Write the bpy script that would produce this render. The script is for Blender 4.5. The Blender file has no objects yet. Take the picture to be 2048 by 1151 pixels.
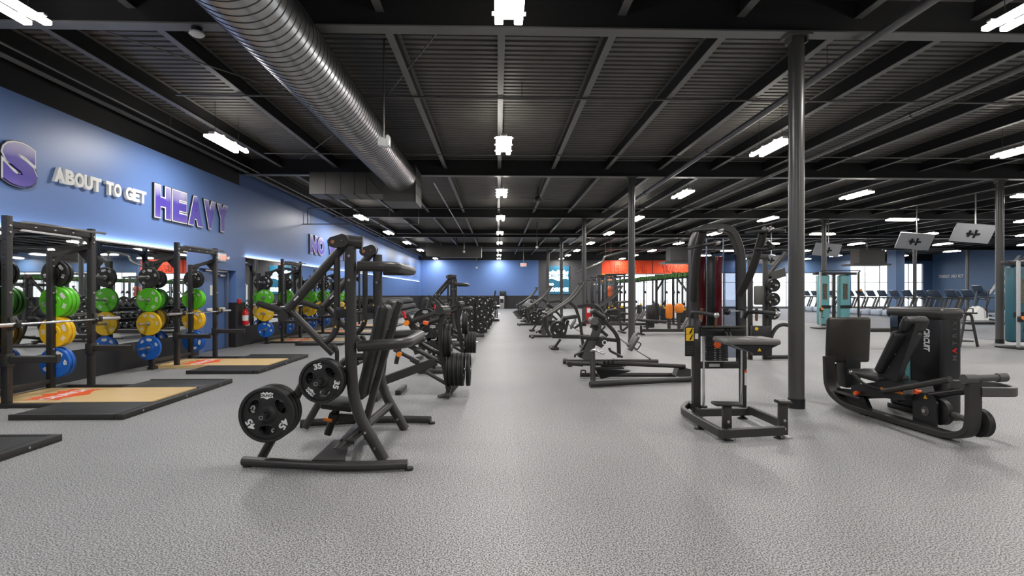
import bpy, bmesh, math, random
from mathutils import Vector, Matrix
random.seed(7)
PI = math.pi
C = bpy.context.scene.collection
V = Vector

# ---------------------------------------------------------------- camera, world, exposure
FOC, EYE, HOR = 1060.0, 1.40, 585.0
YAW = math.atan(29 / FOC)
cd = bpy.data.cameras.new('camera'); cam = bpy.data.objects.new('camera', cd); C.objects.link(cam)
cam.location = (0, 0, EYE); cam.rotation_euler = (PI / 2, 0, -YAW)
cd.sensor_width = 36; cd.lens = FOC / 2048 * 36; cd.shift_y = (HOR - 575.5) / 2048; cd.clip_end = 300
bpy.context.scene.camera = cam
sc = bpy.context.scene
sc.view_settings.view_transform = 'Standard'; sc.view_settings.look = 'None'
sc.view_settings.gamma = 1; sc.view_settings.use_curve_mapping = False
sc.view_settings.exposure = 0.12
sc.cycles.use_denoising = True
sc.cycles.max_bounces = 7; sc.cycles.diffuse_bounces = 4; sc.cycles.glossy_bounces = 4
sc.cycles.transmission_bounces = 4; sc.cycles.transparent_max_bounces = 8
sc.cycles.sample_clamp_indirect = 6
sc.cycles.caustics_reflective = False; sc.cycles.caustics_refractive = False
w = bpy.data.worlds.new('daylight'); sc.world = w; w.use_nodes = True
bg = w.node_tree.nodes['Background']; bg.inputs[0].default_value = (0.93, 0.97, 1.0, 1); bg.inputs[1].default_value = 2.6
LAMP_W = 92.0      # watts of each ceiling fixture
LED_W = 1.3

# the room (metres): x to the right, y into the hall, z up
XL, XR, YF, YB, ZC = -6.72, 39.0, -9.0, 46.5, 5.0
BEAM_Y = [-1.6, 6.36, 14.3, 22.2, 30.1, 38.0]
COL_X = [3.64, 13.9, 24.2, 34.5]

def ray(px, py):
    u = (px - 1024) / FOC; wv = (HOR - py) / FOC
    return V((math.sin(YAW) + u * math.cos(YAW), math.cos(YAW) - u * math.sin(YAW), wv))
def P(px, py, Y, dz=0.0):           # point of the place at distance Y
    d = ray(px, py); t = Y / d.y
    return V((d.x * t, Y, EYE + d.z * t + dz))
def F(px, py, z=0.0):               # point at height z
    d = ray(px, py); t = (z - EYE) / d.z
    return V((d.x * t, d.y * t, z))

# ---------------------------------------------------------------- materials
MATS = {}
def mat(name, col, rough=0.5, metal=0.0, var=0.06, scale=30, bump=0.0, spec=None, coat=0.0):
    m = bpy.data.materials.new(name); m.use_nodes = True; nt = m.node_tree; b = nt.nodes['Principled BSDF']
    b.inputs['Roughness'].default_value = rough; b.inputs['Metallic'].default_value = metal
    if spec is not None: b.inputs['Specular IOR Level'].default_value = spec
    if coat: b.inputs['Coat Weight'].default_value = coat; b.inputs['Coat Roughness'].default_value = 0.1
    tc = nt.nodes.new('ShaderNodeTexCoord'); nz = nt.nodes.new('ShaderNodeTexNoise')
    nz.inputs['Scale'].default_value = scale; nz.inputs['Detail'].default_value = 3
    nt.links.new(tc.outputs['Object'], nz.inputs['Vector'])
    mx = nt.nodes.new('ShaderNodeMixRGB'); mx.inputs[1].default_value = (*[c * (1 - var) for c in col], 1)
    mx.inputs[2].default_value = (*[min(1, c * (1 + var)) for c in col], 1)
    nt.links.new(nz.outputs['Fac'], mx.inputs[0]); nt.links.new(mx.outputs[0], b.inputs['Base Color'])
    if bump:
        bp = nt.nodes.new('ShaderNodeBump'); bp.inputs['Strength'].default_value = bump; bp.inputs['Distance'].default_value = 0.01
        nt.links.new(nz.outputs['Fac'], bp.inputs['Height']); nt.links.new(bp.outputs[0], b.inputs['Normal'])
    MATS[name] = m; return m
def emit(name, col, s):
    m = bpy.data.materials.new(name); m.use_nodes = True; nt = m.node_tree; b = nt.nodes['Principled BSDF']
    b.inputs['Base Color'].default_value = (*col, 1); b.inputs['Emission Color'].default_value = (*col, 1)
    b.inputs['Emission Strength'].default_value = s; MATS[name] = m; return m
frame = mat('charcoal powder coat', (0.034, 0.032, 0.030), 0.42, 0.15, 0.1, 60)
frame2 = mat('grey powder coat', (0.085, 0.082, 0.078), 0.45, 0.2, 0.1, 60)
black = mat('black satin plastic', (0.012, 0.012, 0.013), 0.35)
rackm = mat('black textured steel', (0.022, 0.021, 0.021), 0.5, 0.1, 0.15, 120)
vinyl = mat('black vinyl', (0.016, 0.016, 0.016), 0.48, 0, 0.1, 200, 0.05)
vinylg = mat('grey vinyl', (0.13, 0.128, 0.12), 0.5, 0, 0.1, 200, 0.05)
brownv = mat('footplate panel', (0.035, 0.031, 0.026), 0.38, 0, 0.15, 8)
rubber = mat('black rubber', (0.014, 0.014, 0.014), 0.55, 0, 0.1, 90)
chrome = mat('chrome', (0.7, 0.7, 0.7), 0.16, 1.0)
steel = mat('brushed steel', (0.52, 0.51, 0.5), 0.32, 1.0)
galv = mat('galvanised spiral steel', (0.46, 0.46, 0.47), 0.3, 1.0, 0.08, 6)
seam = mat('duct seam', (0.06, 0.06, 0.06), 0.5, 0.6)
white = mat('white plastic', (0.82, 0.82, 0.80), 0.4)
whitep = mat('white print', (0.8, 0.8, 0.8), 0.5)
orange = mat('orange plastic', (0.85, 0.24, 0.02), 0.4)
orangel = mat('orange-red lever', (0.85, 0.12, 0.02), 0.4)
yellow = mat('yellow sticker', (0.85, 0.5, 0.02), 0.5)
redp = mat('red enamel', (0.6, 0.015, 0.02), 0.3)
redd = mat('dark red shroud', (0.11, 0.004, 0.010), 0.2)
bronze = mat('bronze joint', (0.45, 0.22, 0.12), 0.35, 0.8)
bgreen = mat('green bumper rubber', (0.12, 0.60, 0.02), 0.42, 0, 0.05, 20)
byellow = mat('yellow bumper rubber', (0.90, 0.56, 0.02), 0.42, 0, 0.05, 20)
bblue = mat('blue bumper rubber', (0.015, 0.13, 0.56), 0.42, 0, 0.05, 20)
blackpaint = mat('black wall paint', (0.016, 0.016, 0.018), 0.55, 0, 0.08, 3)
greywall = mat('charcoal wall paint', (0.075, 0.074, 0.078), 0.6, 0, 0.05, 2)
bluewall = mat('blue wall paint', (0.118, 0.215, 0.485), 0.42, 0, 0.04, 1.5)
navy = mat('deep blue wall paint', (0.03, 0.065, 0.16), 0.5, 0, 0.05, 1.5)
midblue = mat('mid blue wall paint', (0.085, 0.155, 0.29), 0.5, 0, 0.05, 1.5)
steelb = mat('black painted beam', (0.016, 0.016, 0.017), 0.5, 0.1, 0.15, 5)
flange = mat('beam flange lightened as if lit', (0.16, 0.158, 0.155), 0.42, 0.2, 0.1, 5)  # paler than the web: light caught by the flanges is put into the colour
deckm = mat('grey painted metal deck', (0.125, 0.118, 0.108), 0.5, 0.25, 0.25, 2)
ductm = mat('dark painted duct', (0.06, 0.056, 0.05), 0.42, 0.3, 0.1, 4)
pipem = mat('dark grey pipe', (0.16, 0.157, 0.152), 0.3, 0.5, 0.08, 20)
colm = mat('grey enamel column', (0.085, 0.082, 0.078), 0.3, 0.1, 0.05, 20)
orangew = mat('red-orange wall paint', (0.95, 0.075, 0.012), 0.5, 0, 0.05, 3)
orangew2 = mat('orange wall paint', (0.95, 0.27, 0.03), 0.5, 0, 0.05, 3)
teal = mat('teal shroud', (0.16, 0.42, 0.44), 0.35, 0, 0.05, 4)
teald = mat('deep teal shroud', (0.03, 0.115, 0.15), 0.35, 0, 0.05, 4)
turf = mat('green artificial turf', (0.03, 0.10, 0.012), 0.9, 0, 0.5, 60)
lightgrey = mat('light grey plastic', (0.45, 0.46, 0.48), 0.4)
cardioblue = mat('blue grey console', (0.035, 0.055, 0.09), 0.35)
deckbelt = mat('treadmill side rail', (0.40, 0.46, 0.55), 0.4)
wood = mat('maple boards', (0.62, 0.40, 0.17), 0.28, 0, 0.1, 3)
pave = mat('pale pavement', (0.6, 0.6, 0.6), 0.8)
purple = mat('purple sign face', (0.09, 0.05, 0.42), 0.35)
doorm = mat('blue door enamel', (0.075, 0.15, 0.36), 0.4)
tubem = emit('lamp diffuser', (1.0, 0.96, 0.88), 14)
ledm = emit('led strip', (1.0, 0.97, 0.95), 5)
neon = emit('lit sign letters', (0.75, 0.95, 1.0), 3.5)
neonb = emit('lit sign backing', (0.01, 0.10, 0.17), 0.5)
exitm = emit('exit lettering', (1.0, 0.15, 0.1), 2.0)

def special():
    # mirror
    m = mat('mirror silver', (0.82, 0.85, 0.86), 0.015, 1.0, 0.0)
    # glass
    g = bpy.data.materials.new('window glass'); g.use_nodes = True; nt = g.node_tree; nt.nodes.clear()
    out = nt.nodes.new('ShaderNodeOutputMaterial'); tr = nt.nodes.new('ShaderNodeBsdfTransparent'); gl = nt.nodes.new('ShaderNodeBsdfGlossy')
    mx = nt.nodes.new('ShaderNodeMixShader'); fr = nt.nodes.new('ShaderNodeFresnel'); fr.inputs[0].default_value = 1.4
    gl.inputs['Roughness'].default_value = 0.02; tr.inputs[0].default_value = (0.95, 0.97, 0.98, 1)
    nt.links.new(fr.outputs[0], mx.inputs[0]); nt.links.new(tr.outputs[0], mx.inputs[1]); nt.links.new(gl.outputs[0], mx.inputs[2])
    nt.links.new(mx.outputs[0], out.inputs[0]); MATS['glass'] = g
    s = g.copy(); s.name = 'smoked panel'
    for n in s.node_tree.nodes:
        if n.type == 'BSDF_TRANSPARENT': n.inputs[0].default_value = (0.50, 0.53, 0.60, 1)
    MATS['smoke'] = s
    # speckled rubber floor laid in rolls
    f = bpy.data.materials.new('speckled grey rubber floor'); f.use_nodes = True; nt = f.node_tree; b = nt.nodes['Principled BSDF']
    geo = nt.nodes.new('ShaderNodeNewGeometry'); N = nt.nodes.new; L = nt.links.new
    n1 = N('ShaderNodeTexNoise'); n1.inputs['Scale'].default_value = 105; n1.inputs['Detail'].default_value = 2; n1.inputs['Roughness'].default_value = 0.6
    L(geo.outputs['Position'], n1.inputs['Vector'])
    r1 = N('ShaderNodeValToRGB'); r1.color_ramp.elements[0].position = 0.43; r1.color_ramp.elements[0].color = (0.065, 0.065, 0.065, 1)
    r1.color_ramp.elements[1].position = 0.57; r1.color_ramp.elements[1].color = (0.46, 0.459, 0.457, 1)
    L(n1.outputs['Fac'], r1.inputs[0])
    n2 = N('ShaderNodeTexNoise'); n2.inputs['Scale'].default_value = 0.55; n2.inputs['Detail'].default_value = 3
    L(geo.outputs['Position'], n2.inputs['Vector'])
    r2 = N('ShaderNodeMapRange'); r2.inputs[1].default_value = 0.3; r2.inputs[2].default_value = 0.7; r2.inputs[3].default_value = 0.90; r2.inputs[4].default_value = 1.06
    L(n2.outputs['Fac'], r2.inputs[0])
    sx = N('ShaderNodeSeparateXYZ'); L(geo.outputs['Position'], sx.inputs[0])
    dv = N('ShaderNodeMath'); dv.operation = 'DIVIDE'; dv.inputs[1].default_value = 1.22; L(sx.outputs[0], dv.inputs[0])
    ad = N('ShaderNodeMath'); ad.operation = 'ADD'; ad.inputs[1].default_value = 0.86; L(dv.outputs[0], ad.inputs[0])
    fl = N('ShaderNodeMath'); fl.operation = 'FLOOR'; L(ad.outputs[0], fl.inputs[0])
    wn = N('ShaderNodeTexWhiteNoise'); wn.noise_dimensions = '1D'; L(fl.outputs[0], wn.inputs['W'])
    r3 = N('ShaderNodeMapRange'); r3.inputs[3].default_value = 0.93; r3.inputs[4].default_value = 1.05; L(wn.outputs['Value'], r3.inputs[0])
    m1 = N('ShaderNodeMath'); m1.operation = 'MULTIPLY'; L(r2.outputs[0], m1.inputs[0]); L(r3.outputs[0], m1.inputs[1])
    mc = N('ShaderNodeMixRGB'); mc.blend_type = 'MULTIPLY'; mc.inputs[0].default_value = 1
    L(r1.outputs[0], mc.inputs[1]); L(m1.outputs[0], mc.inputs[2]); L(mc.outputs[0], b.inputs['Base Color'])
    b.inputs['Roughness'].default_value = 0.5
    bp = N('ShaderNodeBump'); bp.inputs['Strength'].default_value = 0.28; bp.inputs['Distance'].default_value = 0.006
    L(n1.outputs['Fac'], bp.inputs['Height']); L(bp.outputs[0], b.inputs['Normal']); MATS['floor'] = f
    # darker cardio floor
    f2 = f.copy(); f2.name = 'darker grey cardio floor'
    for n in f2.node_tree.nodes:
        if n.type == 'VALTORGB': n.color_ramp.elements[0].color = (0.06, 0.065, 0.075, 1); n.color_ramp.elements[1].color = (0.20, 0.215, 0.25, 1)
    MATS['floor2'] = f2
    # maple boards running across the platform
    nt = wood.node_tree; b = nt.nodes['Principled BSDF']
    tc = nt.nodes.new('ShaderNodeTexCoord'); mp = nt.nodes.new('ShaderNodeMapping'); mp.inputs['Scale'].default_value = (1.5, 22, 22)
    nz = nt.nodes.new('ShaderNodeTexNoise'); nz.inputs['Scale'].default_value = 2.0; nz.inputs['Detail'].default_value = 6
    rr = nt.nodes.new('ShaderNodeValToRGB'); rr.color_ramp.elements[0].position = 0.3; rr.color_ramp.elements[1].position = 0.7
    rr.color_ramp.elements[0].color = (0.72, 0.49, 0.22, 1); rr.color_ramp.elements[1].color = (0.84, 0.62, 0.32, 1)
    nt.links.new(tc.outputs['Object'], mp.inputs[0]); nt.links.new(mp.outputs[0], nz.inputs['Vector'])
    nt.links.new(nz.outputs['Fac'], rr.inputs[0]); nt.links.new(rr.outputs[0], b.inputs['Base Color'])
    # sign faces: white print fading into purple towards the foot of the letter
    nt = purple.node_tree; b = nt.nodes['Principled BSDF']
    geo = nt.nodes.new('ShaderNodeNewGeometry'); sp = nt.nodes.new('ShaderNodeSeparateXYZ'); nt.links.new(geo.outputs['Position'], sp.inputs[0])
    nz = nt.nodes.new('ShaderNodeTexNoise'); nz.inputs['Scale'].default_value = 1.6; nt.links.new(geo.outputs['Position'], nz.inputs['Vector'])
    ma = nt.nodes.new('ShaderNodeMath'); ma.operation = 'MULTIPLY_ADD'; ma.inputs[1].default_value = 0.55
    nt.links.new(nz.outputs['Fac'], ma.inputs[0]); nt.links.new(sp.outputs[2], ma.inputs[2])
    mr = nt.nodes.new('ShaderNodeMapRange'); mr.inputs[1].default_value = 2.95; mr.inputs[2].default_value = 3.95
    nt.links.new(ma.outputs[0], mr.inputs[0])
    rr = nt.nodes.new('ShaderNodeValToRGB'); e = rr.color_ramp.elements
    e[0].position = 0.0; e[0].color = (0.24, 0.15, 0.50, 1); e[1].position = 1.0; e[1].color = (0.75, 0.73, 0.78, 1)
    k = rr.color_ramp.elements.new(0.3); k.color = (0.075, 0.045, 0.40, 1); k = rr.color_ramp.elements.new(0.6); k.color = (0.075, 0.045, 0.38, 1)
    nt.links.new(mr.outputs[0], rr.inputs[0]); nt.links.new(rr.outputs[0], b.inputs['Base Color'])
special()
mirror, glass, smoke, floorm, floor2 = MATS['mirror silver'], MATS['glass'], MATS['smoke'], MATS['floor'], MATS['floor2']

# ---------------------------------------------------------------- objects
ORG = {}
KIDS = {}
def thing(name, label, cat, loc=(0, 0, 0), group=None):
    o = bpy.data.objects.new(name, None); C.objects.link(o); o.empty_display_size = 0.2
    o.location = loc; o['label'] = label; o['category'] = cat
    if group: o['group'] = group
    ORG[o.name] = V(loc); return o
def ob(name, bm, m, parent=None, label=None, smooth=35):
    me = bpy.data.meshes.new(name)
    bmesh.ops.recalc_face_normals(bm, faces=bm.faces)
    if parent is not None:
        org = ORG[parent.name]
        if org.length: bmesh.ops.translate(bm, vec=-org, verts=bm.verts)
    bm.to_mesh(me); bm.free()
    for x in (m if isinstance(m, (list, tuple)) else [m]): me.materials.append(x)
    if smooth:
        me.shade_smooth()
        me.set_sharp_from_angle(angle=math.radians(smooth))
    o = bpy.data.objects.new(name, me); C.objects.link(o)
    if parent is not None: o.parent = parent; ORG[o.name] = ORG[parent.name]; KIDS.setdefault(parent.name, []).append(o)
    if label: o['label'] = label
    return o
def solo(name, bm, m, label, cat, group=None, org=None, smooth=35):
    if org is None:
        lo = V([min(v.co[i] for v in bm.verts) for i in range(3)]); hi = V([max(v.co[i] for v in bm.verts) for i in range(3)])
        org = V(((lo.x + hi.x) / 2, (lo.y + hi.y) / 2, lo.z))
    org = V(org)
    bmesh.ops.translate(bm, vec=-org, verts=bm.verts)
    o = ob(name, bm, m, None, label, smooth); o.location = org; o['category'] = cat; ORG[o.name] = org
    if group: o['group'] = group
    return o
def struct(name, bm, m, parent=None, smooth=35):
    o = ob(name, bm, m, parent, None, smooth)
    if parent is None: o['kind'] = 'structure'; ORG[o.name] = V((0, 0, 0))
    return o
def dup(root, loc, rotz=None, label=None, group=None):
    def cp(o, par):
        c = o.copy(); C.objects.link(c)
        if par is not None: c.parent = par; KIDS.setdefault(par.name, []).append(c)
        for ch in list(KIDS.get(o.name, [])): cp(ch, c)
        return c
    r = cp(root, None); r.location = loc
    if rotz is not None: r.rotation_euler = (0, 0, rotz)
    if label: r['label'] = label
    if group: r['group'] = group
    return r
ORD = ['first', 'second', 'third', 'fourth', 'fifth', 'sixth', 'seventh', 'eighth', 'ninth', 'tenth', 'eleventh', 'twelfth',
       'thirteenth', 'fourteenth', 'fifteenth', 'sixteenth', 'seventeenth', 'eighteenth', 'nineteenth', 'twentieth']
ORD += ['twenty-' + o for o in ORD[:9]] + ['thirtieth'] + ['thirty-' + o for o in ORD[:9]]

# ---------------------------------------------------------------- mesh helpers
BM = bmesh.new
def mi_set(bm, n0, mi):
    if mi:
        bm.faces.ensure_lookup_table()
        for f in bm.faces[n0:]: f.material_index = mi
def frame_m(ax, up=None):           # matrix whose z looks along ax
    z = V(ax).normalized(); u = V(up) if up is not None else (V((0, 0, 1)) if abs(z.z) < 0.95 else V((0, 1, 0)))
    x = u.cross(z).normalized(); y = z.cross(x)
    return Matrix((x, y, z)).transposed()
def box(bm, c, s, rot=None, bev=0.0, mi=0, seg=2):
    n0 = len(bm.faces); t = bmesh.new(); bmesh.ops.create_cube(t, size=1)
    for v in t.verts: v.co = V((v.co.x * s[0], v.co.y * s[1], v.co.z * s[2]))
    if bev: bmesh.ops.bevel(t, geom=t.edges[:], offset=bev, segments=seg, affect='EDGES', profile=0.5)
    M = rot.to_3x3() if rot is not None else Matrix.Identity(3)
    for v in t.verts: v.co = M @ v.co + V(c)
    join(bm, t); mi_set(bm, n0, mi); return bm
def join(bm, t):
    mp = [bm.verts.new(v.co) for v in t.verts]; t.verts.index_update()
    for f in t.faces:
        nf = bm.faces.new([mp[v.index] for v in f.verts]); nf.material_index = f.material_index
    t.free()
def bx2(bm, a, b, bev=0.0, mi=0):   # box between two corners
    a, b = V(a), V(b); return box(bm, (a + b) / 2, [abs(b[i] - a[i]) for i in range(3)], None, bev, mi)
def rz(a): return Matrix.Rotation(a, 3, 'Z')
def rx(a): return Matrix.Rotation(a, 3, 'X')
def ry(a): return Matrix.Rotation(a, 3, 'Y')
def cyl(bm, a, b, r, r2=None, seg=16, mi=0):
    n0 = len(bm.faces); a, b = V(a), V(b); r2 = r if r2 is None else r2
    M = frame_m(b - a); A = []; B = []
    for i in range(seg):
        d = M @ V((math.cos(2 * PI * i / seg), math.sin(2 * PI * i / seg), 0))
        A.append(bm.verts.new(a + d * r)); B.append(bm.verts.new(b + d * r2))
    for i in range(seg): bm.faces.new((A[i], A[(i + 1) % seg], B[(i + 1) % seg], B[i]))
    bm.faces.new(A[::-1]); bm.faces.new(B); mi_set(bm, n0, mi); return bm
def fillet(pts, bend, n=5):
    if bend <= 0: return pts
    out = [pts[0]]
    for i in range(1, len(pts) - 1):
        p, a, b = pts[i], pts[i - 1], pts[i + 1]
        la, lb = (a - p).length, (b - p).length; k = min(bend, la * 0.48, lb * 0.48)
        p0 = p + (a - p).normalized() * k; p1 = p + (b - p).normalized() * k
        for j in range(n + 1):
            t = j / n; out.append((1 - t) ** 2 * p0 + 2 * t * (1 - t) * p + t * t * p1)
    out.append(pts[-1]); return out
def tube(bm, pts, r, bend=0.08, seg=12, prof=None, mi=0, up=None, close=False):
    n0 = len(bm.faces); pts = fillet([V(p) for p in pts], bend)
    if prof:                        # rectangular profile (side, up) with small chamfers
        a, b = prof[0] / 2, prof[1] / 2; c = min(a, b) * 0.3
        sec = [(a, -b + c), (a, b - c), (a - c, b), (-a + c, b), (-a, b - c), (-a, -b + c), (-a + c, -b), (a - c, -b)]
    else: sec = [(r * math.cos(2 * PI * i / seg), r * math.sin(2 * PI * i / seg)) for i in range(seg)]
    tan = []
    for i in range(len(pts)):
        a = pts[max(i - 1, 0)]; b = pts[min(i + 1, len(pts) - 1)]; tan.append((b - a).normalized())
    u = V(up) if up is not None else (V((0, 0, 1)) if abs(tan[0].z) < 0.9 else V((0, 1, 0)))
    rings = []
    for p, t in zip(pts, tan):
        n = u - t * u.dot(t)
        if n.length < 1e-4: n = V((1, 0, 0)) - t * t.x
        n.normalize(); s = t.cross(n)
        if up is None: u = n
        rings.append([bm.verts.new(p + s * x + n * y) for x, y in sec])
    k = len(sec)
    for A, B in zip(rings, rings[1:]):
        for i in range(k): bm.faces.new((A[i], A[(i + 1) % k], B[(i + 1) % k], B[i]))
    bm.faces.new(rings[0][::-1]); bm.faces.new(rings[-1]); mi_set(bm, n0, mi); return bm
def lathe(bm, prof, c=(0, 0, 0), ax=(0, 0, 1), seg=24, mi=0, ring=False):   # prof: (radius, height along ax)
    n0 = len(bm.faces); M = frame_m(ax); c = V(c); R = []
    for r, h in prof:
        if r < 1e-5: R.append([bm.verts.new(c + M @ V((0, 0, h)))])
        else: R.append([bm.verts.new(c + M @ V((r * math.cos(2 * PI * i / seg), r * math.sin(2 * PI * i / seg), h))) for i in range(seg)])
    for A, B in zip(R, R[1:] + R[:1] if ring else R[1:]):
        for i in range(seg):
            j = (i + 1) % seg
            if len(A) == 1 and len(B) == 1: continue
            if len(A) == 1: bm.faces.new((A[0], B[j], B[i]))
            elif len(B) == 1: bm.faces.new((A[i], A[j], B[0]))
            else: bm.faces.new((A[i], A[j], B[j], B[i]))
    if len(R[0]) > 1 and not ring: bm.faces.new(R[0][::-1])
    if len(R[-1]) > 1 and not ring: bm.faces.new(R[-1])
    mi_set(bm, n0, mi); return bm
def slab(bm, pts, th, mi=0):        # polygon swept along the vector th
    n0 = len(bm.faces); th = V(th); A = [bm.verts.new(V(p)) for p in pts]; B = [bm.verts.new(V(p) + th) for p in pts]; n = len(A)
    bm.faces.new(A); bm.faces.new(B[::-1])
    for i in range(n): bm.faces.new((A[i], B[i], B[(i + 1) % n], A[(i + 1) % n]))
    mi_set(bm, n0, mi); return bm
def pad(bm, c, s, rot=None, r=0.03, mi=0):
    return box(bm, c, s, rot, min(r, min(s) * 0.45), mi, 3)
def ball(bm, c, r, mi=0, seg=12):
    return lathe(bm, [(r * math.sin(PI * i / 8), -r * math.cos(PI * i / 8)) for i in range(9)], c, (0, 0, 1), seg, mi)
def between(a, b, w, h):            # bar helper
    return [V(a), V(b)], (w, h)
def bar(bm, a, b, w, h, mi=0, up=None): return tube(bm, [a, b], 0, 0, prof=(w, h), mi=mi, up=up)
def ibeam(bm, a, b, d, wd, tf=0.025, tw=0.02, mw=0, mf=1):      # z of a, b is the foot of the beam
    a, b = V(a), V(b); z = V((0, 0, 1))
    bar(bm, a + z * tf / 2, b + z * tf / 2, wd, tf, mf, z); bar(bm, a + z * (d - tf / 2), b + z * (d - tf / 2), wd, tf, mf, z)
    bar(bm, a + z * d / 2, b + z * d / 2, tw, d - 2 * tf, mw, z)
def text_mesh(s, size, ext=0.005, off=0.0, sx=1.0, align='LEFT', shear=0.0):
    cu = bpy.data.curves.new('lettering', 'FONT'); cu.body = s; cu.size = size; cu.extrude = ext; cu.offset = off
    cu.align_x = align; cu.resolution_u = 4; cu.shear = shear
    o = bpy.data.objects.new('lettering', cu); C.objects.link(o)
    bpy.context.view_layer.update()
    me = bpy.data.meshes.new_from_object(o.evaluated_get(bpy.context.evaluated_depsgraph_get()))
    bpy.data.objects.remove(o); bpy.data.curves.remove(cu)
    t = bmesh.new(); t.from_mesh(me); bpy.data.meshes.remove(me)
    for v in t.verts: v.co.x *= sx
    return t
def text(bm, s, o, xd, up, size, ext=0.002, off=0.0, sx=1.0, align='CENTER', mi=0, shear=0.0):
    n0 = len(bm.faces); t = text_mesh(s, size, ext, off, sx, align, shear); xd = V(xd).normalized(); up = V(up).normalized(); n = xd.cross(up); o = V(o)
    for v in t.verts: v.co = o + xd * v.co.x + up * v.co.y + n * v.co.z
    join(bm, t); mi_set(bm, n0, mi); return bm
def burst(bm, o, xd, up, wd, ht, th=0.002, mi=0):   # jagged emblem plate
    xd = V(xd).normalized(); up = V(up).normalized(); n = xd.cross(up)
    q = [(-.5, .34), (-.36, .30), (-.30, .46), (-.14, .30), (0, .5), (.14, .30), (.30, .46), (.36, .30), (.5, .34), (.46, 0), (.5, -.34), (.36, -.28),
         (.2, -.34), (.0, -.5), (-.2, -.34), (-.36, -.28), (-.5, -.34), (-.46, 0)]
    slab(bm, [V(o) + xd * x * wd + up * y * ht for x, y in q], n * th, mi)
def holed(bm, outer, holes, th, to3, mi=0):         # flat shape with holes, swept; to3 maps (u, v, w) to space
    n0 = len(bm.faces); t = bmesh.new(); es = []
    for loop in [outer] + holes:
        vs = [t.verts.new((u, v, 0)) for u, v in loop]
        es += [t.edges.new((vs[i], vs[(i + 1) % len(vs)])) for i in range(len(vs))]
    bmesh.ops.triangle_fill(t, edges=es, use_beauty=True)
    g = bmesh.ops.extrude_face_region(t, geom=t.faces[:]); ex = [e for e in g['geom'] if isinstance(e, bmesh.types.BMVert)]
    for v in ex: v.co.z += th
    for v in t.verts: v.co = to3(v.co)
    join(bm, t); mi_set(bm, n0, mi); return bm


# ================================================================ the room
b = BM(); bx2(b, (XL - .3, YF, -0.1), (XR, YB, 0)); struct('floor', b, floorm, smooth=0)
b = BM(); bx2(b, (14.6, 15.2, 0.0), (XR - .02, YB - .4, 0.004)); struct('floor', b, floor2, smooth=0)   # darker cardio floor covering
# corrugated roof deck
b = BM(); y = YF; prof = []
while y < YB:
    prof += [(y, 5.0), (y + .085, 5.0), (y + .1, 5.05), (y + .137, 5.05)]; y += .1524
A = [b.verts.new((XL - .3, p[0], p[1])) for p in prof]; B = [b.verts.new((XR, p[0], p[1])) for p in prof]
for i in range(len(prof) - 1): b.faces.new((A[i], B[i], B[i + 1], A[i + 1]))
struct('ceiling', b, deckm, smooth=0)
# left wall: black base, blue field, recessed dark top, door recess and fire-door
def wl(b, y0, y1, z0, z1, mi, x=XL, t=.25): bx2(b, (x - t, y0, z0), (x, y1, z1), 0, mi)
b = BM()
DY0, DY1, DZ = 12.13, 13.80, 1.96
for y0, y1 in ((YF, DY0), (DY1, YB)):
    wl(b, y0, y1, 0, .52, 0)
    wl(b, y0, y1, 1.15, 4.19, 1)
for y0, y1, m in ((YF, 11.63, 0), (11.63, DY0, 1), (DY1, YB, 0)): wl(b, y0, y1, .52, 1.15, m)
wl(b, DY0, DY1, DZ, 4.19, 1)
for y0, y1, m in ((YF, 14.3, 0), (14.3, YB, 1)): wl(b, y0, y1, 4.19, 5.06, m, XL - .15, .1)
bx2(b, (XL - .3, DY0 - .1, 0), (XL - .24, DY1 + .1, DZ + .1), 0, 1)
struct('wall_left', b, [blackpaint, bluewall, navy], smooth=0)
for i, (y0, y1, z0, z1) in enumerate(((YF, 11.63, .49, 2.26), (14.3, 45.6, .52, 2.32))):      # mirrors in tall sheets
    yy = y0; k = 0; b = BM()
    while yy < y1 - .01:
        ye = min(yy + 2.44, y1); bx2(b, (XL + .001, yy + .002, z0), (XL + .008, ye - .002, z1)); yy = ye
    m_ = solo('wall_mirror', b, mirror, ['long mirror on the blue wall behind the nearest power racks', 'long mirror on the blue wall beyond the fire door'][i], 'mirror', smooth=0)
    b = BM(); bx2(b, (XL + .001, y0, z1 + .005), (XL + .035, y1, z1 + .03)); bx2(b, (XL + .006, y0, z1 + .0301), (XL + .03, y1, z1 + .036), 0, 1)
    o = solo('led_strip', b, [steel, ledm], ['glowing light strip along the top of the nearer wall mirror', 'glowing light strip along the top of the farther wall mirror'][i], 'light strip', smooth=0)
    ld = bpy.data.lights.new('strip_light', 'AREA'); ld.shape = 'RECTANGLE'; ld.size = .03; ld.size_y = y1 - y0; ld.energy = LED_W * (y1 - y0); ld.color = (1, .97, .95)
    lo = bpy.data.objects.new('strip_light', ld); C.objects.link(lo); lo.parent = o
    lo.location = (0.03, 0, .04); lo.rotation_euler = (0, PI - .5, 0)
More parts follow.
